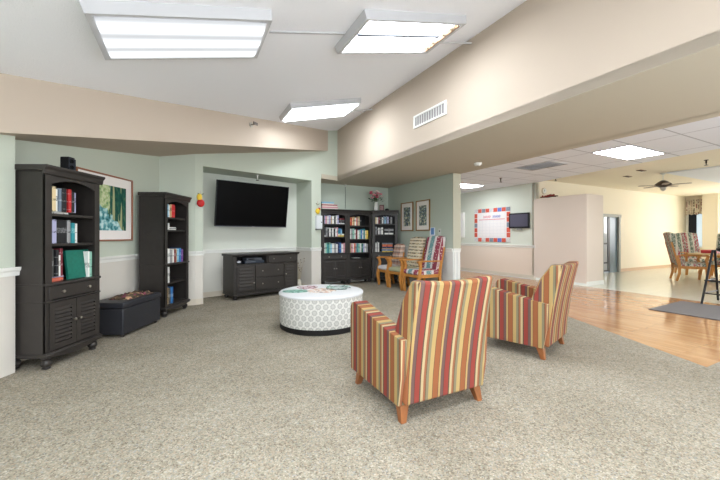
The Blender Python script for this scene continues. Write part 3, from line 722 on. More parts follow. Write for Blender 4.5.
pile(cA, 1.49, [('white', .03), ('black', .035), ('dark grey', .04), ('maroon', .04)], .18, 'top shelf of ' + nA, gA, BD)
pile(cA, 1.18, [('white', .03)], -.22, 'middle shelf of ' + nA, gA, BD, h=.12)
row(cA, 1.18, [('gap', .05)] + mk(['grey', 'black', 'white', 'dark grey', 'white', 'black', 'white', 'pink'], .22, 2, .038), -.27, 'middle shelf of ' + nA, gA, BD)
zt = pile(cA, 1.18, [('yellow', .035), ('white', .035)], .17, 'middle shelf of ' + nA, gA, BD, h=.22)
row(cA, zt, mk(['teal', 'blue', 'light blue'], .14, 31, .04), .1, 'middle shelf pile of ' + nA, gA, BD)
row(cA, .78, mk(['white', 'mint', 'teal', 'mint', 'light blue', 'white', 'grey', 'white', 'navy', 'blue', 'white', 'pink'], .25, 3, .045), -.275, 'lowest shelf of ' + nA, gA, BD)
row(cB, 1.46, mk(['orange', 'red', 'cream', 'tan', 'white', 'coral', 'grey', 'cream', 'black'], .22, 4, .036), -.27, 'top shelf of ' + nB, gB, BD)
row(cB, 1.12, mk(['white', 'grey', 'mint', 'white', 'maroon', 'white', 'mint', 'blue', 'white', 'teal', 'cream', 'yellow'], .25, 5, .042), -.275, 'middle shelf of ' + nB, gB, BD)
row(cB, .78, mk(['tan', 'pink', 'white', 'coral', 'grey', 'teal', 'mint', 'white', 'green', 'lavender', 'white', 'grey'], .23, 6, .043), -.275, 'lowest shelf of ' + nB, gB, BD)
pile(cB, .63, [('white', .012)], -.05, 'open drawer bay of ' + nB, gB, BD, h=.2)
row(cC, 1.51, mk(['cream', 'white', 'maroon', 'black', 'dark grey', 'white', 'slate blue', 'light blue', 'slate blue', 'lavender', 'black', 'grey'], .19, 7, .036), -.25, 'top shelf of ' + nC, gC, BD)
row(cC, 1.235, mk(['grey', 'black', 'white', 'grey', 'white'], .19, 8, .04), -.25, 'middle shelf of ' + nC, gC, BD)
pile(cC, 1.235, [('white', .04), ('black', .05), ('grey', .05), ('black', .03)], .1, 'middle shelf of ' + nC, gC, BD, h=.25)
row(cC, .78, mk(['white', 'grey', 'white'], .26, 9, .035), -.25, 'lowest shelf of ' + nC, gC, BD)
pile(cC, .78, [('yellow', .035), ('blue', .035), ('tan', .03), ('navy', .04), ('coral', .03), ('orange', .03), ('slate blue', .03)], .06, 'lowest shelf of ' + nC, gC, BD, h=.3)

# things on top of the alcove bookcases
def local(case, x, y, z): return case.location + Matrix.Rotation(case.rotation_euler.z, 3, 'Z') @ Vector((x, y, z))
def puzzle_box(label, x, z, w, d, h, c, case=cA):
    t = thing('puzzle_box', label, 'box', local(case, x, 0, z), case.rotation_euler.z, 'puzzle boxes on top of the alcove bookcases')
    bm = B(); box(bm, -w / 2 + .003, w / 2 - .003, -d / 2 + .003, d / 2 - .003, 0, h * .6); obj('tray', bm, M_PAPER, t)
    bm = B(); box(bm, -w / 2, w / 2, -d / 2, d / 2, h * .35, h); obj('lid', bm, bookmat(c, 1), t, bevel=.002)
puzzle_box('pink puzzle box lying lowest on the left alcove bookcase', -.12, 1.85, .42, .28, .06, 'pink')
puzzle_box('rose puzzle box in the middle of the stack on left alcove bookcase', -.13, 1.91, .40, .28, .055, 'rose')
puzzle_box('light blue puzzle box topmost of the stack on left alcove bookcase', -.17, 1.965, .32, .24, .06, 'light blue')
t = thing('flower_vase', 'white vase of pink and white flowers on the right alcove bookcase', 'vase', local(cC, -.24, 0, 1.85), R(-6))
bm = B(); lathe(bm, [(0.04, 0), (0.05, .02), (0.055, .1), (0.045, .18), (0.05, .23), (0.042, .23), (0.036, .2)], 20); obj('vase', bm, mat('vase_white', (226, 226, 220), 0.3), t, smooth=True)
rg = random.Random(3); st = B(); lf = B()
for k in range(16):
    a = rg.uniform(0, 6.28); r = rg.uniform(.03, .17); z = rg.uniform(.33, .52); p = Vector((r * math.cos(a), r * .7 * math.sin(a), z))
    tube(st, [(0, 0, .15), p * .6 + Vector((0, 0, .1)), p], .004, 5)
    fl = B(); ball(fl, p, .035, 1, 1, .7, 10, 7)
    for q in range(6):
        b = q * 1.047; ball(fl, p + Vector((.03 * math.cos(b), .03 * math.sin(b), .0)), .02, 1, 1, .6, 8, 5)
    obj('blossom', fl, mat('petal_%d' % (k % 3), [(206, 88, 112), (232, 150, 160), (240, 226, 220)][k % 3], .7), t, smooth=True)
for k in range(22):
    a = rg.uniform(0, 6.28); r = rg.uniform(.06, .2); z = rg.uniform(.2, .36); c = Vector((r * math.cos(a), r * .7 * math.sin(a), z)); d = Vector((math.cos(a), math.sin(a), rg.uniform(-.5, .6))).normalized(); s = Vector((-math.sin(a), math.cos(a), .2)) * .022
    face(lf, [c - d * .05, c + s, c + d * .06, c - s])
obj('stems', st, mat('stem_green', (70, 96, 60), .7), t); obj('leaves', lf, mat('leaf_green', (46, 84, 50), .7), t)
t = thing('photo_frame', 'small framed photo standing beside the flower vase', 'photo frame', local(cC, -.09, 0, 1.85), R(-6)); t.rotation_euler = (R(-8), 0, R(-6))
bm = B(); box(bm, -.06, .06, 0, .015, 0, .02); box(bm, -.06, .06, 0, .015, .14, .16); box(bm, -.06, -.042, 0, .015, .02, .14); box(bm, .042, .06, 0, .015, .02, .14); obj('frame', bm, mat('frame_brown', (96, 66, 54), .4), t)
bm = B(); box(bm, -.045, .045, .006, .012, .015, .145); obj('photo', bm, mat('photo_mixed', (150, 120, 118), .4, var=.4, vscale=30), t)
bm = B(); lathe(bm, [(.05, 0), (.06, .01), (.05, .05), (.02, .06)], 16); o = obj('trinket_bowl', bm, M_BLACK, smooth=True); o.location = local(cC, .05, 0, 1.85); tag(o, 'small black trinket dish right of the framed photo', 'dish')
# hanging pull cord in the alcove
t = thing('pull_cord', 'thin cord hanging from the alcove ceiling behind the bookcases', 'cord', W(.44, -.50, 2.52))
bm = B(); lathe(bm, [(.03, 0), (.03, -.015), (.012, -.03), (.012, -.06)], 12); obj('fitting', bm, M_WHITE, t); bm = B(); tube(bm, [(0, 0, -.03), (0, 0, -.62)], .005, 6); obj('cord', bm, mat('cord_grey', (120, 130, 120), .6), t)

# speaker on the near bookcase
t = thing('speaker', 'small black speaker with grille on top of nearest left bookcase', 'speaker', (-2.95, 3.41, 1.85), FX)
bm = B(); box(bm, -.038, .038, -.045, .045, 0, .155); obj('cabinet', bm, M_BLACK, t, bevel=.008)
bm = B(); box(bm, -.04, .04, -.05, -.045, .008, .137); obj('grille', bm, stripes('speaker_grille', 'z', [(0, (62, 66, 74)), (.5, (26, 27, 30))], .012), t)
for x, z in ((-.01, .05), (-.01, .11)):
    bm = B(); lathe(bm, [(.022, 0), (.022, -.004), (.010, -.002)], 14, (x, -.05, z), 'y'); obj('driver', bm, M_SCREEN, t)

# ------------------------------------------------------------------ pictures
def picture(name, label, loc, rz, w, h, fm, art, mw=.07, fw=.025, cat='picture', group=None):
    t = thing(name, label, cat, loc, rz, group); a, b = w / 2, h / 2
    bm = B()
    for x0, x1, z0, z1 in ((-a, a, -b, -b + fw), (-a, a, b - fw, b), (-a, -a + fw, -b + fw, b - fw), (a - fw, a, -b + fw, b - fw)): box(bm, x0, x1, -.028, 0, z0, z1)
    obj('frame', bm, fm, t, bevel=.004)
    bm = B(); box(bm, -a + fw * .9, a - fw * .9, -.012, -.002, -b + fw * .9, b - fw * .9); obj('mat_board', bm, mat('mat_board', (240, 235, 230), .7), t)
    bm = B(); box(bm, -a + fw + mw, a - fw - mw, -.016, -.011, -b + fw + mw, b - fw - mw); obj('print', bm, art, t); return t
def landscape():
    t = NT('forest_stream_print', .45, .3)
    leafy_ = t.ramp(t.noise(22, None, 6), [(.32, (96, 140, 96)), (.48, (170, 192, 134)), (.62, (206, 212, 172)), (.8, (226, 228, 206))])
    tr = t.noise(11, t.comb(t.math('MULTIPLY', t.x, 1.2), t.math('MULTIPLY', t.z, .10)), 2)
    trunk = t.ramp(t.noise(26, t.comb(t.x, t.math('MULTIPLY', t.z, .4)), 5), [(.3, (12, 58, 52)), (.55, (30, 92, 78)), (.75, (110, 132, 88))])
    right = t.math('GREATER_THAN', t.math('ADD', t.x, t.math('MULTIPLY', tr, .3)), .17)
    up = t.mix(right, leafy_, t.mix(t.math('GREATER_THAN', tr, .56), trunk, (168, 172, 128)))
    lo = t.ramp(t.noise(16, None, 6), [(.34, (20, 92, 98)), (.46, (92, 160, 166)), (.56, (176, 212, 212)), (.68, (216, 232, 230)), (.78, (44, 112, 108))])
    bank = t.math('ADD', t.math('MULTIPLY', t.math('ADD', t.x, .05), -.75), t.math('MULTIPLY', t.noise(9), .3))
    return t.done(t.mix(t.math('GREATER_THAN', t.z, t.math('SUBTRACT', bank, .16)), lo, up))
M_ROSE = mat('rosewood_frame', (150, 96, 70), .35)
picture('framed_picture', 'large framed woodland print with white mat on the left wall', (-3.305, 4.40, 1.575), facing(1, 0) + .036, 1.02, .87, M_ROSE, landscape(), mw=.12, fw=.02)
def floral(nm, seed):
    t = NT(nm, .5, .2); r = t.red(t.voro(26 + seed * 4))
    return t.done(t.ramp(r, [(0, (104, 118, 124)), (.3, (170, 184, 172)), (.5, (126, 134, 110)), (.68, (206, 204, 182)), (.85, (84, 96, 104))], True))
M_GILT = mat('gilt_frame', (150, 112, 62), .35, metal=.3)
def alcpic(label, d, art, z=1.68):
    v = W(1.745, d, z); picture('framed_print', label, v, facing(-UV.x, -UV.y), .52, .72, M_GILT, art, .1, .024, group='framed prints on the alcove wall')
alcpic('framed botanical print with dark blue flowers, left of the alcove pair', .40, floral('botanical_blue', 0)); alcpic('framed botanical print with green foliage, right of the alcove pair', 1.04, floral('botanical_green', 2))
# card and thermostat on the alcove wall
t = thing('wall_card', 'small blue and white card on alcove wall above striped armchair', 'card', W(1.748, 1.37, 1.29), facing(-UV.x, -UV.y))
bm = B(); box(bm, -.09, .09, -.006, 0, -.1, .1); obj('card', bm, mat('card_white', (226, 232, 240), .6), t); bm = B(); box(bm, -.045, .06, -.009, -.005, -.06, .09); obj('printed_panel', bm, mat('card_blue', (110, 152, 206), .6), t)
t = thing('wall_outlet', 'white outlet plate beside the blue card on alcove wall', 'outlet', W(1.748, 1.62, 1.29), facing(-UV.x, -UV.y))
bm = B(); box(bm, -.045, .045, -.008, 0, -.07, .07); obj('plate', bm, mat('plate_grey', (206, 208, 200), .5), t, bevel=.003); bm = B(); box(bm, -.015, .015, -.014, -.008, .0, .03); obj('socket', bm, M_BLACK, t)

# ------------------------------------------------------------------ storage bench
t = thing('storage_bench', 'low black leather storage bench against the left wall', 'bench', (-3.01, 4.385, 0), FX)
bm = B(); box(bm, -.375, .375, -.2, .2, .03, .345); obj('body', bm, M_LEATHER, t, bevel=.012)
bm = B(); slab(bm, .77, [(.21, .35), (.21, .40), (.19, .415)], [(-.21, .35), (-.21, .40), (-.19, .415)], crest=.006); obj('lid', bm, M_LEATHER, t, bevel=.008)
for x in (-.33, .33):
    for y in (-.16, .16): bm = B(); lathe(bm, [(.018, 0), (.024, .035)], 10, (x, y, 0)); obj('foot', bm, M_DARK, t)
rg = random.Random(11); bm = B(); nx, ny = 14, 8; g = []
for i in range(nx):
    for j in range(ny):
        e = min(i, nx - 1 - i, j, ny - 1 - j); x = -.25 + .5 * i / (nx - 1) + rg.uniform(-.012, .012); y = -.13 + .26 * j / (ny - 1) + rg.uniform(-.01, .01)
        g.append(bm.verts.new((x, y, .004 if e == 0 else .02 + rg.uniform(0, .03))))
for i in range(nx - 1):
    for j in range(ny - 1): bm.faces.new((g[i * ny + j], g[(i + 1) * ny + j], g[(i + 1) * ny + j + 1], g[i * ny + j + 1]))
t2 = NT('patterned_throw', .9, .1); rr = t2.red(t2.voro(26)); thr = t2.done(t2.ramp(rr, [(0, (74, 62, 52)), (.4, (110, 88, 74)), (.6, (196, 160, 124)), (.75, (126, 70, 84)), (.9, (96, 84, 66))], True))
o = obj('throw_blanket', bm, thr, smooth=True); sm = o.modifiers.new('thick', 'SOLIDIFY'); sm.thickness = .008; o.location = (-2.99, 4.42, .418); o.rotation_euler = (0, 0, FX); tag(o, 'crumpled brown patterned throw lying on the black bench', 'blanket')

# ------------------------------------------------------------------ TV, console
t = thing('television', 'large black flat television tilted forward in the wall niche', 'television', TVP(1.23, .36, 1.39), TVA); t.rotation_euler = (R(8.3), 0, TVA)
bm = B(); box(bm, -.775, .775, -.025, .02, 0, .89); obj('housing', bm, M_BLACK, t, bevel=.006)
bm = B(); box(bm, -.762, .762, -.028, -.024, .022, .878); obj('screen', bm, M_SCREEN, t)
bm = B(); box(bm, -.775, .775, -.030, -.02, 0, .014); obj('lower_bezel', bm, mat('bezel_steel', (96, 98, 110), .35, metal=.6), t)
bm = B(); box(bm, -.3, .3, .02, .05, .25, .65); box(bm, -.2, .2, .05, .22, .38, .5); obj('wall_bracket', bm, M_DARKIN, t)
bm = B(); box(bm, -.03, .03, -.032, -.029, .004, .011); obj('maker_mark', bm, mat('mark_grey', (180, 180, 184), .4), t)

t = thing('media_console', 'wide espresso console with drawers under the television', 'cabinet', TVP(1.325, .14, 0), TVA); w, dp, h = 1.38, .5, .86; a, f, b = w / 2, -dp / 2, dp / 2
bm = B(); box(bm, -a, -a + .03, f, b, .09, h - .03); box(bm, a - .03, a, f, b, .09, h - .03); box(bm, -a, a, f + .01, b, .09, .12); box(bm, -a + .03, a - .03, b - .015, b - .005, .09, h - .03); box(bm, -a + .03, a - .03, f + .015, b, .645, .665); box(bm, -.02, .0, f + .005, b, .665, h - .03)
box(bm, -a, -a + .06, f - .003, f + .02, .09, h - .03); box(bm, a - .06, a, f - .003, f + .02, .09, h - .03); box(bm, -a + .04, a - .04, f + .02, f + .03, .1, .65); obj('carcass', bm, M_DARK, t)
bm = B(); prism(bm, [(f, h - .045), (f - .02, h - .03), (f - .035, h - .022), (f - .035, h), (b, h), (b, h - .045)], 'x', -a - .03, a + .03); obj('top', bm, M_DARK, t, bevel=.004)
def drawer(x0, x1, z0, z1, ks, louver=False):
    bm = B(); box(bm, x0, x1, f - .012, f + .02, z0, z1)
    if louver:
        for k in range(7): z = z0 + .03 + (z1 - z0 - .05) * k / 7; hexa(bm, [(x0 + .04, f - .024, z), (x1 - .04, f - .024, z), (x1 - .04, f - .01, z), (x0 + .04, f - .01, z)], [(x0 + .04, f - .014, z + .04), (x1 - .04, f - .014, z + .04), (x1 - .04, f - .01, z + .04), (x0 + .04, f - .01, z + .04)])
    o = obj('drawer' if not louver else 'door', bm, M_DARK, t, bevel=.004)
    for kx, kz in ks: knob(o, kx, f - .012, kz)
drawer(.01, a - .06, .672, .815, [(.12, .745), (.5, .745)])
drawer(-.26, .36, .40, .635, [(-.12, .52), (.22, .52)]); drawer(-.26, .36, .15, .385, [(-.12, .27), (.22, .27)])
drawer(-a + .06, -.27, .15, .635, [(-.30, .3)], True); drawer(.37, a - .06, .15, .635, [(.40, .42)], True)
bm = B(); box(bm, -a - .01, a + .01, f - .02, b, .075, .1); obj('plinth_moulding', bm, M_DARK, t, bevel=.005)
for x in (-a + .05, a - .05):
    for y in (f + .04, b - .05): obj('foot', foot_bm(x, y, .08, .045), M_DARK, t, smooth=True)
def cons(x, y, z): return t_con.location + Matrix.Rotation(TVA, 3, 'Z') @ Vector((x, y, z))
t_con = t
t = thing('disc_player', 'slim dark media player in the open bay of the console', 'media player', cons(-.26, -.06, .665), TVA)
bm = B(); box(bm, -.2, .2, -.16, .1, .008, .06); obj('case', bm, mat('player_blue_black', (42, 50, 62), .4), t, bevel=.004); bm = B(); box(bm, -.18, .02, -.163, -.16, .03, .045); obj('disc_tray', bm, mat('player_grey', (110, 114, 122), .35), t)
t = thing('cable_box', 'grey cable box stacked on the dark media player', 'media player', cons(-.25, -.05, .725), TVA)
bm = B(); box(bm, -.15, .16, -.13, .08, .0, .05); obj('case', bm, mat('box_grey', (88, 92, 100), .4), t, bevel=.004); bm = B(); box(bm, -.12, .0, -.133, -.13, .015, .035); obj('display', bm, M_SCREEN, t)
t = thing('game_controller', 'silver and black handset at left of the console bay', 'controller', cons(-.55, -.12, .667), TVA)
bm = B(); ball(bm, (0, 0, .045), .06, 1.1, .8, .7); obj('body', bm, M_BLACK, t, smooth=True); bm = B(); ball(bm, (.0, -.045, .04), .03, 1.4, .6, .8); obj('front_plate', bm, mat('silver_plastic', (196, 198, 204), .3), t, smooth=True)
bm = B(); tube(bm, [cons(-.62, -.05, .68), cons(-.6, .02, .75), cons(-.45, .0, .79), cons(-.3, .02, .785), cons(-.12, .0, .8), cons(-.03, .04, .7)], .008, 6); tag(obj('cable', bm, M_BLACK), 'black cable looping behind devices in the console bay', 'cable')

# dried twigs by the pier
t = thing('dried_twigs', 'thin dried twigs with seed heads beside the console and pier', 'twigs', TVP(2.2, .12, 0)); rg = random.Random(5); bm = B(); sd = B()
bmv = B(); lathe(bmv, [(.05, 0), (.06, .1), (.05, .2), (.03, .24)], 14); obj('vase', bmv, mat('twig_vase', (206, 200, 184), .5), t, smooth=True)
for k in range(9):
    e = Vector((rg.uniform(-.12, .12), rg.uniform(-.1, .1), rg.uniform(.45, .72))); tube(bm, [(0, 0, .1), e * .5 + Vector((0, 0, .05)), e], .003, 5); ball(sd, e, .012, u=8, v=5); ball(sd, e * .9 + Vector((.02, 0, .01)), .009, u=8, v=5)
obj('twigs', bm, mat('twig_tan', (186, 170, 140), .8), t); obj('seed_heads', sd, mat('seed_brown', (126, 100, 76), .8), t)

# wall ornaments on the piers
def fruit(label, loc, red_low):
    t = thing('wall_ornament', label, 'ornament', loc, TVA, 'fruit ornaments on the white piers')
    def part(nm, c, r, m, sz=1.15):
        bm = B(); ball(bm, c, r, 1, .45, sz); obj(nm, bm, m, t, smooth=True)
    yl, rd, gn = mat('ornament_yellow', (232, 196, 60), .5), mat('ornament_red', (196, 34, 34), .4), mat('ornament_green', (90, 110, 70), .6)
    if red_low: part('apple', (0, -.03, 0), .065, rd, 1.05); part('pear', (-.02, -.03, .1), .045, yl, 1.5)
    else: part('lemon', (0, -.03, 0), .06, yl, 1.1); part('apple', (.045, -.025, .05), .035, rd, 1.0)
    bm = B()
    for s in (-1, 1): face(bm, [(0, -.03, .14), (s * .03, -.035, .17), (s * .06, -.03, .175), (s * .03, -.028, .15)])
    obj('leaves', bm, gn, t); bm = B(); tube(bm, [(0, -.02, .12), (.01, -.01, .22)], .003, 5); obj('hanger', bm, mat('hanger_tan', (190, 160, 140), .6), t)
fruit('red apple and yellow pear ornament left of the television niche', TVP(.085, 0, 1.78), True)
fruit('yellow lemon ornament with small red fruit right of the television niche', TVP(2.60, 0, 1.76), False)
t = thing('wall_dispenser', 'tall white plastic box mounted on pier below the lemon ornament', 'dispenser', TVP(2.625, 0, 1.36), TVA)
bm = B(); box(bm, -.08, .08, -.07, 0, 0, .30); obj('case', bm, mat('case_white', (224, 228, 230), .4), t, bevel=.01); bm = B(); lathe(bm, [(.012, 0), (.012, -.006)], 12, (.05, -.07, .15), 'y'); obj('button', bm, M_BLACK, t); bm = B(); box(bm, -.07, .07, -.06, 0, -.025, 0); obj('drip_tray', bm, mat('tray_grey', (120, 122, 120), .5), t)

# ------------------------------------------------------------------ ottoman
OT = Vector((-.525, 4.62, 0))
t = thing('round_ottoman', 'round drum ottoman in white and grey patterned fabric', 'ottoman', OT)
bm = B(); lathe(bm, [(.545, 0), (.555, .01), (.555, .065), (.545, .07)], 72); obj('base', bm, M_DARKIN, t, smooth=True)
bm = B(); lathe(bm, [(.555, .07), (.558, .09), (.558, .425), (.554, .435)], 96); obj('drum', bm, M_DAMASK, t, smooth=True)
bm = B(); lathe(bm, [(.554, .425), (.568, .432), (.57, .45), (.56, .462), (.53, .47), (.02, .472)], 96); obj('top', bm, M_OTTOP, t, smooth=True)
def sheet(name, label, cat, c, rx, ry, rot, m, z=.472, seed=0):
    bm = B(); rg = random.Random(seed); pts = [(rx * math.cos(k * .314) * rg.uniform(.85, 1.1), ry * math.sin(k * .314) * rg.uniform(.85, 1.1)) for k in range(20)]
    prism(bm, pts, 'z', 0, .004); o = obj(name, bm, m); o.location = OT + Vector((c[0], c[1], z)); o.rotation_euler = (0, 0, rot); tag(o, label, cat); return o
def leafy(nm, base_, cols, s=28):
    t = NT(nm, .6, .2); r = t.red(t.voro(s)); return t.done(t.ramp(r, [(0, cols[0]), (.3, base_), (.55, cols[1]), (.75, base_), (.88, cols[2])], True))
sheet('placemat', 'green leaf shaped mat at left on the round ottoman', 'placemat', (-.33, -.13), .17, .13, .1, leafy('mat_green', (128, 176, 158), [(96, 140, 126), (160, 190, 178), (110, 150, 130)]), seed=1)
sheet('placemat', 'peach leaf shaped mat with dark edging on the ottoman', 'placemat', (.0, -.08), .20, .19, .4, leafy('mat_peach', (222, 210, 200), [(206, 170, 146), (222, 222, 220), (150, 140, 138)]), seed=2)
sheet('placemat', 'pink flower mat at back left of the ottoman top', 'placemat', (-.22, .2), .15, .16, -.2, leafy('mat_rose', (196, 172, 176), [(150, 100, 108), (224, 220, 218), (120, 126, 120)]), seed=3)
t = thing('leaf_garland', 'dark green leaf garland at back right of the ottoman top', 'garland', OT + Vector((.22, .12, .474)))
rg = random.Random(8); st = B(); ring = [(.17 * math.cos(k * .5), .15 * math.sin(k * .5), .006) for k in range(12)]; tube(st, ring, .004, 5); obj('stem', st, mat('garland_stem', (70, 90, 74), .7), t)
for gi, gm in enumerate((mat('garland_leaf', (52, 110, 92), .6), mat('garland_pale', (160, 200, 182), .6))):
    lf = B()
    for k in range(26):
        a = rg.uniform(0, 6.28); r = rg.uniform(.06, .19); c = Vector((r * math.cos(a), r * .9 * math.sin(a), rg.uniform(.004, .03))); b = rg.uniform(0, 6.28); d = Vector((math.cos(b), math.sin(b), .15)); s = Vector((-math.sin(b), math.cos(b), 0)) * .013
        face(lf, [c - d * .035, c + s, c + d * .035, c - s])
    obj('leaves', lf, gm, t)

# ------------------------------------------------------------------ striped armchairs
def armchair(label, loc, rz):
    t = thing('armchair', label, 'armchair', loc, rz, 'striped tub armchairs')
    for s in (-1, 1):
        bm = B(); n = 8
        pr = [(-.38, .115), (.335, .115), (.365, .30), (.375, .545)]
        for k in range(n + 1):
            f = k / n; y = .375 - .70 * f; pr.append((y, .55 + .125 * f ** 1.15))
        pr += [(-.37, .66), (-.392, .62), (-.395, .5)]
        prism(bm, pr, 'x', s * .255 if s > 0 else -.375, .375 if s > 0 else -.255)
        obj('arm', bm, M_STY, t, bevel=.038, seg=4)
    bm = B()
    back = [(.372, .115), (.385, .30), (.415, .52), (.455, .74), (.50, .945)]; front = [(.20, .20), (.17, .42), (.22, .60), (.285, .78), (.385, .935)]
    slab(bm, .70, back, front, nx=12, crest=-.022, bulge=.03, taper=.10); obj('backrest', bm, M_STX, t, bevel=.025, seg=3)
    bm = B(); slab(bm, .51, [(.2, .30), (.2, .44)], [(-.36, .30), (-.37, .37), (-.35, .435)], nx=8, crest=.02); obj('seat_cushion', bm, M_STX, t, bevel=.03, seg=3)
    bm = B(); box(bm, -.26, .26, -.335, .33, .115, .30); obj('seat_base', bm, M_STX, t, bevel=.012)
    for sx in (-1, 1):
        for sy in (-1, 1):
            bm = B(); cx, cy = sx * .315, sy * .29; ox, oy = sx * .02, sy * .035
            hexa(bm, [(cx + ox - .02, cy + oy - .02, 0), (cx + ox + .02, cy + oy - .02, 0), (cx + ox + .02, cy + oy + .02, 0), (cx + ox - .02, cy + oy + .02, 0)], [(cx - .035, cy - .035, .12), (cx + .035, cy - .035, .12), (cx + .035, cy + .035, .12), (cx - .035, cy + .035, .12)])
            obj('leg', bm, M_OAKL, t, bevel=.004)
    return t
ac = armchair('striped tub armchair in the foreground, seen from behind', (.43, 2.64, 0), facing(-.447, .894))
dup(ac, (1.80, 3.78, 0), facing(-.714, .70), 'striped tub armchair farther back, its side toward the viewer')

# ------------------------------------------------------------------ oak armchairs
def oak_chair(name, label, cat, loc, rz, w, dp, top, backm, seatm, sh=.42, group=None, wings=False, backw=None):
    t = thing(name, label, cat, loc, rz, group); a, b = w / 2, dp / 2
    for s in (-1, 1):
        x = s * (a - .025)
        bm = B(); tube(bm, [(x, -b + .03, 0), (x, -b + .015, .12), (x, -b - .005, .28), (x, -b + .02, .42), (x, -b + .055, .56), (x, -b + .02, .66)], [1, 1.15, 1.4, 1.2, 1.1, 1.2], sq=(.021, .024)); obj('leg', bm, M_OAK, t, bevel=.004)
        bm = B(); tube(bm, [(x, b + .02, 0), (x, b - .03, .2), (x, b - .03, .45), (x, b + .01, .68)], [.85, 1.1, 1.2, 1], sq=(.022, .026)); obj('leg', bm, M_OAK, t, bevel=.004)
        bm = B(); tube(bm, [(x, -b - .03, .665), (x, -b + .06, .68), (x, 0, .675), (x, b + .02, .67)], [1, 1.25, 1, .9], sq=(.028, .014)); obj('armrest', bm, M_OAK, t, bevel=.006)
    bm = B(); box(bm, -a + .03, a - .03, -b + .005, -b + .03, sh - .09, sh - .02); box(bm, -a + .02, -a + .045, -b + .02, b - .02, sh - .09, sh - .02); box(bm, a - .045, a - .02, -b + .02, b - .02, sh - .09, sh - .02); box(bm, -a + .03, a - .03, b - .045, b - .02, sh - .09, sh - .02); obj('seat_rail', bm, M_OAK, t, bevel=.004)
    bm = B(); slab(bm, w - .06, [(b - .05, sh - .03), (b - .05, sh + .05), (b - .08, sh + .065)], [(-b - .005, sh - .03), (-b - .02, sh + .015), (-b + .01, sh + .06)], nx=8, crest=.02); obj('seat_cushion', bm, seatm, t, bevel=.02, seg=3)
    bw = backw or (w - .06); zz = [sh + .03, sh + (top - sh) * .4, sh + (top - sh) * .75, top - .04, top - .03]
    lean = lambda z: b - .06 + .16 * (z - sh) / .78 * 1.1
    bk = [(lean(z) + .055, z) for z in zz]; fr = [(lean(z) - .06, z) for z in zz[:-1]] + [(lean(top) - .03, top - .025)]
    bm = B(); slab(bm, bw, bk, fr, nx=12, crest=.035, bulge=.03, taper=.04); obj('back_cushion', bm, backm, t, bevel=.025, seg=3)
    for s in (-1, 1): bm = B(); tube(bm, [(s * (bw / 2 - .01), lean(sh) + .04, sh - .02), (s * (bw / 2 - .02), lean(top * .8) + .045, top * .8)], 1, sq=(.016, .02)); obj('back_post', bm, M_OAK, t)
    return t
FA = facing(-UV.x, -UV.y)
gch = 'oak armchairs along the alcove wall'
def along(c, w, dp): v = Vector((c[0], c[1], 0)) + DV * (w / 2) + UV * (dp / 2); return (v.x, v.y, 0)
oak_chair('armchair', 'oak armchair with burgundy and teal striped cushions, front of the row', 'armchair', along((.94, 7.38), .58, .58), FA, .58, .58, 1.2, M_BURX, M_BURX, group=gch)
oak_chair('armchair', 'oak armchair with cream motif back and green seat, middle of the row', 'armchair', along((.655, 7.87), .54, .56), FA, .54, .56, 1.17, M_MOTIF, M_GREENSEAT, group=gch)
oak_chair('armchair', 'oak armchair with white seat and small plaid back, end of the row', 'armchair', along((.43, 8.29), .46, .44), FA, .46, .44, 1.0, M_PLAID, M_WHITESEAT, group=gch, backw=.34)

# ------------------------------------------------------------------ far room
# poster board
t = thing('bulletin_board', 'white calendar board with red patterned border on far green wall', 'bulletin board', W(5.295, -0.09, 1.53), facing(-UV.x, -UV.y)); bw, bh = 1.38, 1.05
bm = B(); box(bm, -bw / 2, bw / 2, -.012, 0, -bh / 2, bh / 2); obj('backing', bm, mat('board_white', (232, 228, 226), .6), t)
BMAT = [mat('border_%d' % k, c, .6, var=.35, vscale=40) for k, c in enumerate(((214, 84, 66), (200, 196, 190), (120, 128, 140), (96, 112, 176)))]
def bs(k, x0, x1, z0, z1): obj('border_square', box(B(), x0, x1, -.016, -.011, z0, z1), BMAT[k], t)
for k in range(9):
    x = -bw / 2 + .07 + (bw - .14) * k / 8
    for z in (bh / 2 - .06, -bh / 2 + .06): c = ((1, 0, 2, 0, 1, 0, 3, 0, 2)[k] if z > 0 else (1, 0, 1, 0, 2, 0, 3, 0, 1)[k]); bs(c, x - .072, x + .072, z - .06, z + .06)
for k in range(1, 6):
    z = -bh / 2 + .06 + (bh - .12) * k / 6
    for x in (-bw / 2 + .06, bw / 2 - .06): bs((1, 0, 0, 2, 0, 0)[k], x - .06, x + .06, z - .07, z + .07)
bm = B(); box(bm, -.5, .5, -.014, -.011, .17, .185); obj('red_rule', bm, mat('rule_red', (206, 60, 70), .6), t)
bm = B()
for k in range(8): box(bm, -.5 + k * .143, -.497 + k * .143, -.0135, -.011, -.36, .15)
for k in range(6): box(bm, -.5, .5, -.0135, -.011, -.36 + k * .1, -.357 + k * .1)
obj('calendar_grid', bm, mat('grid_grey', (196, 196, 206), .6), t)
for nm, cc, x0 in (('heading', (210, 90, 110), -.32), ('heading', (90, 110, 190), .05)):
    bm = B()
    for k in range(5):
        x = x0 + k * .06; tube(bm, [(x, -.014, .22), (x + .02, -.014, .31), (x + .035, -.014, .23), (x + .05, -.014, .29)], .006, 5)
    obj(nm, bm, mat('heading_%d' % int(x0 * 100 + 50), cc, .6), t)
t = thing('wall_monitor', 'small black monitor on far wall right of the calendar board', 'monitor', W(5.27, 0.93, 1.63), facing(-UV.x, -UV.y) + .1)
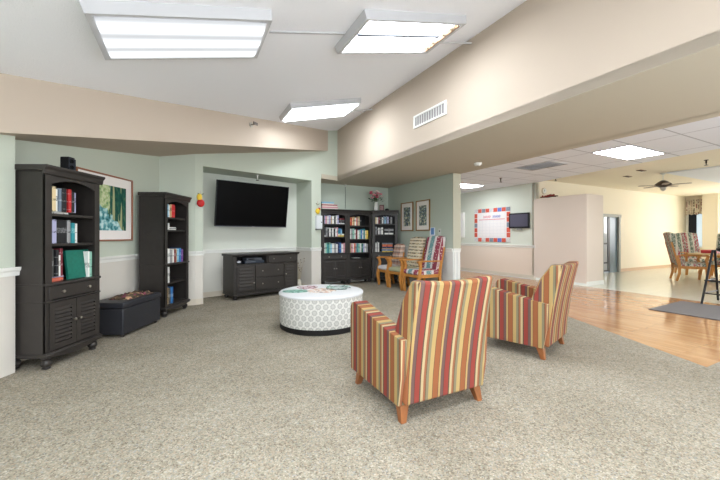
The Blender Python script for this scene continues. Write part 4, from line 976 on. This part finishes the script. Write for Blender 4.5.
bm = B(); box(bm, -.31, .31, -.05, 0, -.22, .22); obj('housing', bm, M_BLACK, t, bevel=.012); bm = B(); box(bm, -.265, .265, -.053, -.049, -.17, .18); obj('screen', bm, mat('monitor_grey', (86, 84, 100), .25), t); bm = B(); box(bm, -.07, .07, -.04, .02, -.27, -.22); obj('mount', bm, mat('mount_grey', (150, 150, 146), .5), t)
t = thing('wall_cabinet', 'narrow white wall box at left of the calendar board', 'wall box', W(5.295, -1.38, 1.56), facing(-UV.x, -UV.y))
bm = B(); box(bm, -.16, .16, -.08, 0, -.43, .43); obj('case', bm, M_WHITE, t, bevel=.01); bm = B(); box(bm, -.12, .12, -.085, -.08, -.38, .38); obj('door', bm, mat('cab_white', (240, 240, 238), .4), t); bm = B(); box(bm, -.01, .01, -.1, -.085, -.04, .04); obj('latch', bm, M_METAL, t)
# garland on the partition
t = thing('garland', 'brown and red garland lying on top of the partition wall', 'garland', W(5.4, 1.72, 2.21)); rg = random.Random(6)
bm = B(); tube(bm, [DV * (-.24 + .06 * k) + Vector((0, 0, .025 + rg.uniform(0, .015))) for k in range(9)], .018, 6); obj('vine', bm, mat('garland_vine', (98, 62, 50), .8), t)
mb_ = mat('garland_berry', (138, 52, 46), .7)
for k in range(16): obj('berry', ball(B(), DV * rg.uniform(-.24, .24) + UV * rg.uniform(-.04, .04) + Vector((0, 0, rg.uniform(.03, .075))), .025, u=8, v=6), mb_, t, smooth=True)
t = thing('wall_clock', 'small round white clock above the partition near the corner', 'clock', W(5.62, 1.415, 2.44), UA)
bm = B(); lathe(bm, [(.09, 0), (.09, -.03), (.075, -.035)], 20, (0, 0, 0), 'y'); obj('rim', bm, mat('clock_rim', (210, 196, 176), .4), t); bm = B(); lathe(bm, [(.072, -.03), (.072, -.038)], 20, (0, 0, 0), 'y'); obj('dial', bm, M_WHITE, t); bm = B(); box(bm, -.005, .005, -.042, -.038, -.01, .05); box(bm, -.03, .005, -.042, -.038, -.008, .006); obj('hands', bm, M_BLACK, t)
# valance
t = thing('valance', 'gathered floral valance over the small far window', 'valance', W(14.5, 1.69, 2.02), facing(-UV.x, -UV.y)); bm = B(); n = 40; rows = []
for k in range(n + 1):
    x = -.36 + .72 * k / n; y = -.06 + .035 * math.sin(k * 1.35); rows.append([bm.verts.new((x, y, .0 + .02 * math.sin(k * .7))), bm.verts.new((x, y * .9, .3)), bm.verts.new((x, -.06 + .012 * math.sin(k * 1.35), .58))])
for p, q in zip(rows, rows[1:]):
    for i in range(2): bm.faces.new((p[i], q[i], q[i + 1], p[i + 1]))
o = obj('cloth', bm, stripes('valance_cloth', 'x', [(0, (226, 212, 190)), (.4, (160, 104, 104)), (.55, (230, 218, 200)), (.8, (146, 136, 120))], .14, 0, ((236, 226, 210), 18, .35)), t, smooth=True); o.modifiers.new('t', 'SOLIDIFY').thickness = .008
bm = B(); tube(bm, [(-.4, -.04, .57), (.4, -.04, .57)], .014); obj('rod', bm, M_WHITE, t)
# mat
bm = B(); prism(bm, [(3.5, -4.68), (4.85, -4.62), (4.85, -7.0), (3.55, -7.0)], 'z', 0.001, .012); o = inud(obj('floor_mat', bm, mat('mat_charcoal', (112, 108, 106), .95, bump=.4, bscale=200))); tag(o, 'dark grey floor mat on the wood floor at right', 'mat')
# dining furniture
gd = 'striped dining chairs at the far table'
v = W(8.80, 3.42); dc = oak_chair('dining_chair', 'oak armchair with striped floral cushions, left of the dining table', 'chair', v, facing(.85, -.5), .66, .6, 1.29, M_DINX, M_DINX, group=gd)
dup(dc, W(10.8, 2.85), facing(-.3, -.95), 'striped dining armchair facing the room behind the table'); dup(dc, W(10.15, 3.75), facing(-UV.x, -UV.y), 'striped dining armchair at the right edge of the view')
t = thing('dining_table', 'oak topped dining table with black pedestal base', 'table', W(8.95, 4.2), UA)
bm = B(); box(bm, -.65, .65, -.6, .65, .72, .755); obj('tabletop', bm, mat('table_oak_pale', (222, 190, 140), .3, var=.08, vscale=10), t, bevel=.012)
bm = B(); box(bm, -.5, .55, -.5, .22, .66, .72); obj('apron', bm, M_OAK, t); bm = B(); lathe(bm, [(.06, .04), (.05, .3), (.06, .66)], 16); obj('pedestal', bm, M_BLACK, t, smooth=True); bm = B(); box(bm, -.5, .5, -.035, .035, 0, .05); box(bm, -.035, .035, -.5, .5, 0, .05); obj('base', bm, M_BLACK, t, bevel=.01)
t = thing('gift_box', 'flat red box lying on the far dining table', 'box', W(8.86, 3.86, .755), UA); bm = B(); box(bm, -.26, .26, -.15, .15, 0, .06); obj('tray', bm, mat('box_red', (178, 48, 54), .5), t, bevel=.004); bm = B(); box(bm, -.265, .265, -.155, .155, .045, .08); obj('lid', bm, mat('box_red_light', (206, 82, 84), .5), t, bevel=.004)
t = thing('bar_stool', 'tall black folding stool on the grey mat at right edge', 'stool', W(5.17, 5.12, .0), UA)
M_STL = mat('stool_black', (22, 22, 24), .4)
for sy in (-1, 1):
    for sx in (-1, 1):
        bm = B(); tube(bm, [(sx * .36, sy * .21, .015), (sx * .05, sy * .16, .95)], .017, 10); obj('leg', bm, M_STL, t, smooth=True)
for z, x in ((.2, .31), (.42, .26)):
    bm = B(); tube(bm, [(-x, -.2, z), (x, -.2, z)], .011, 8); tube(bm, [(-x, .2, z), (x, .2, z)], .011, 8); tube(bm, [(-x, -.2, z), (-x, .2, z)], .011, 8); obj('rung', bm, M_STL, t, smooth=True)
bm = B(); lathe(bm, [(.10, .93), (.13, .95), (.13, .98), (.10, 1.0), (.02, 1.005)], 24); obj('seat', bm, M_STL, t, smooth=True)

# ------------------------------------------------------------------ light and camera
wd = bpy.data.worlds.new('world'); SC.world = wd; wd.use_nodes = True
wd.node_tree.nodes['Background'].inputs[0].default_value = (0.9, 0.95, 1, 1); wd.node_tree.nodes['Background'].inputs[1].default_value = 0.3
cam = bpy.data.cameras.new('camera'); co = bpy.data.objects.new('camera', cam); COL.objects.link(co)
co.location = (0, 0, H_EYE); co.rotation_euler = (R(90), 0, 0); cam.sensor_width = 36; cam.lens = 36 * 338 / 720; cam.shift_y = -5 / 720; cam.clip_start = 0.05
SC.camera = co
vs_ = SC.view_settings; vs_.view_transform = 'Standard'; vs_.look = 'None'; vs_.gamma = 1; vs_.use_curve_mapping = False; vs_.exposure = 0.85
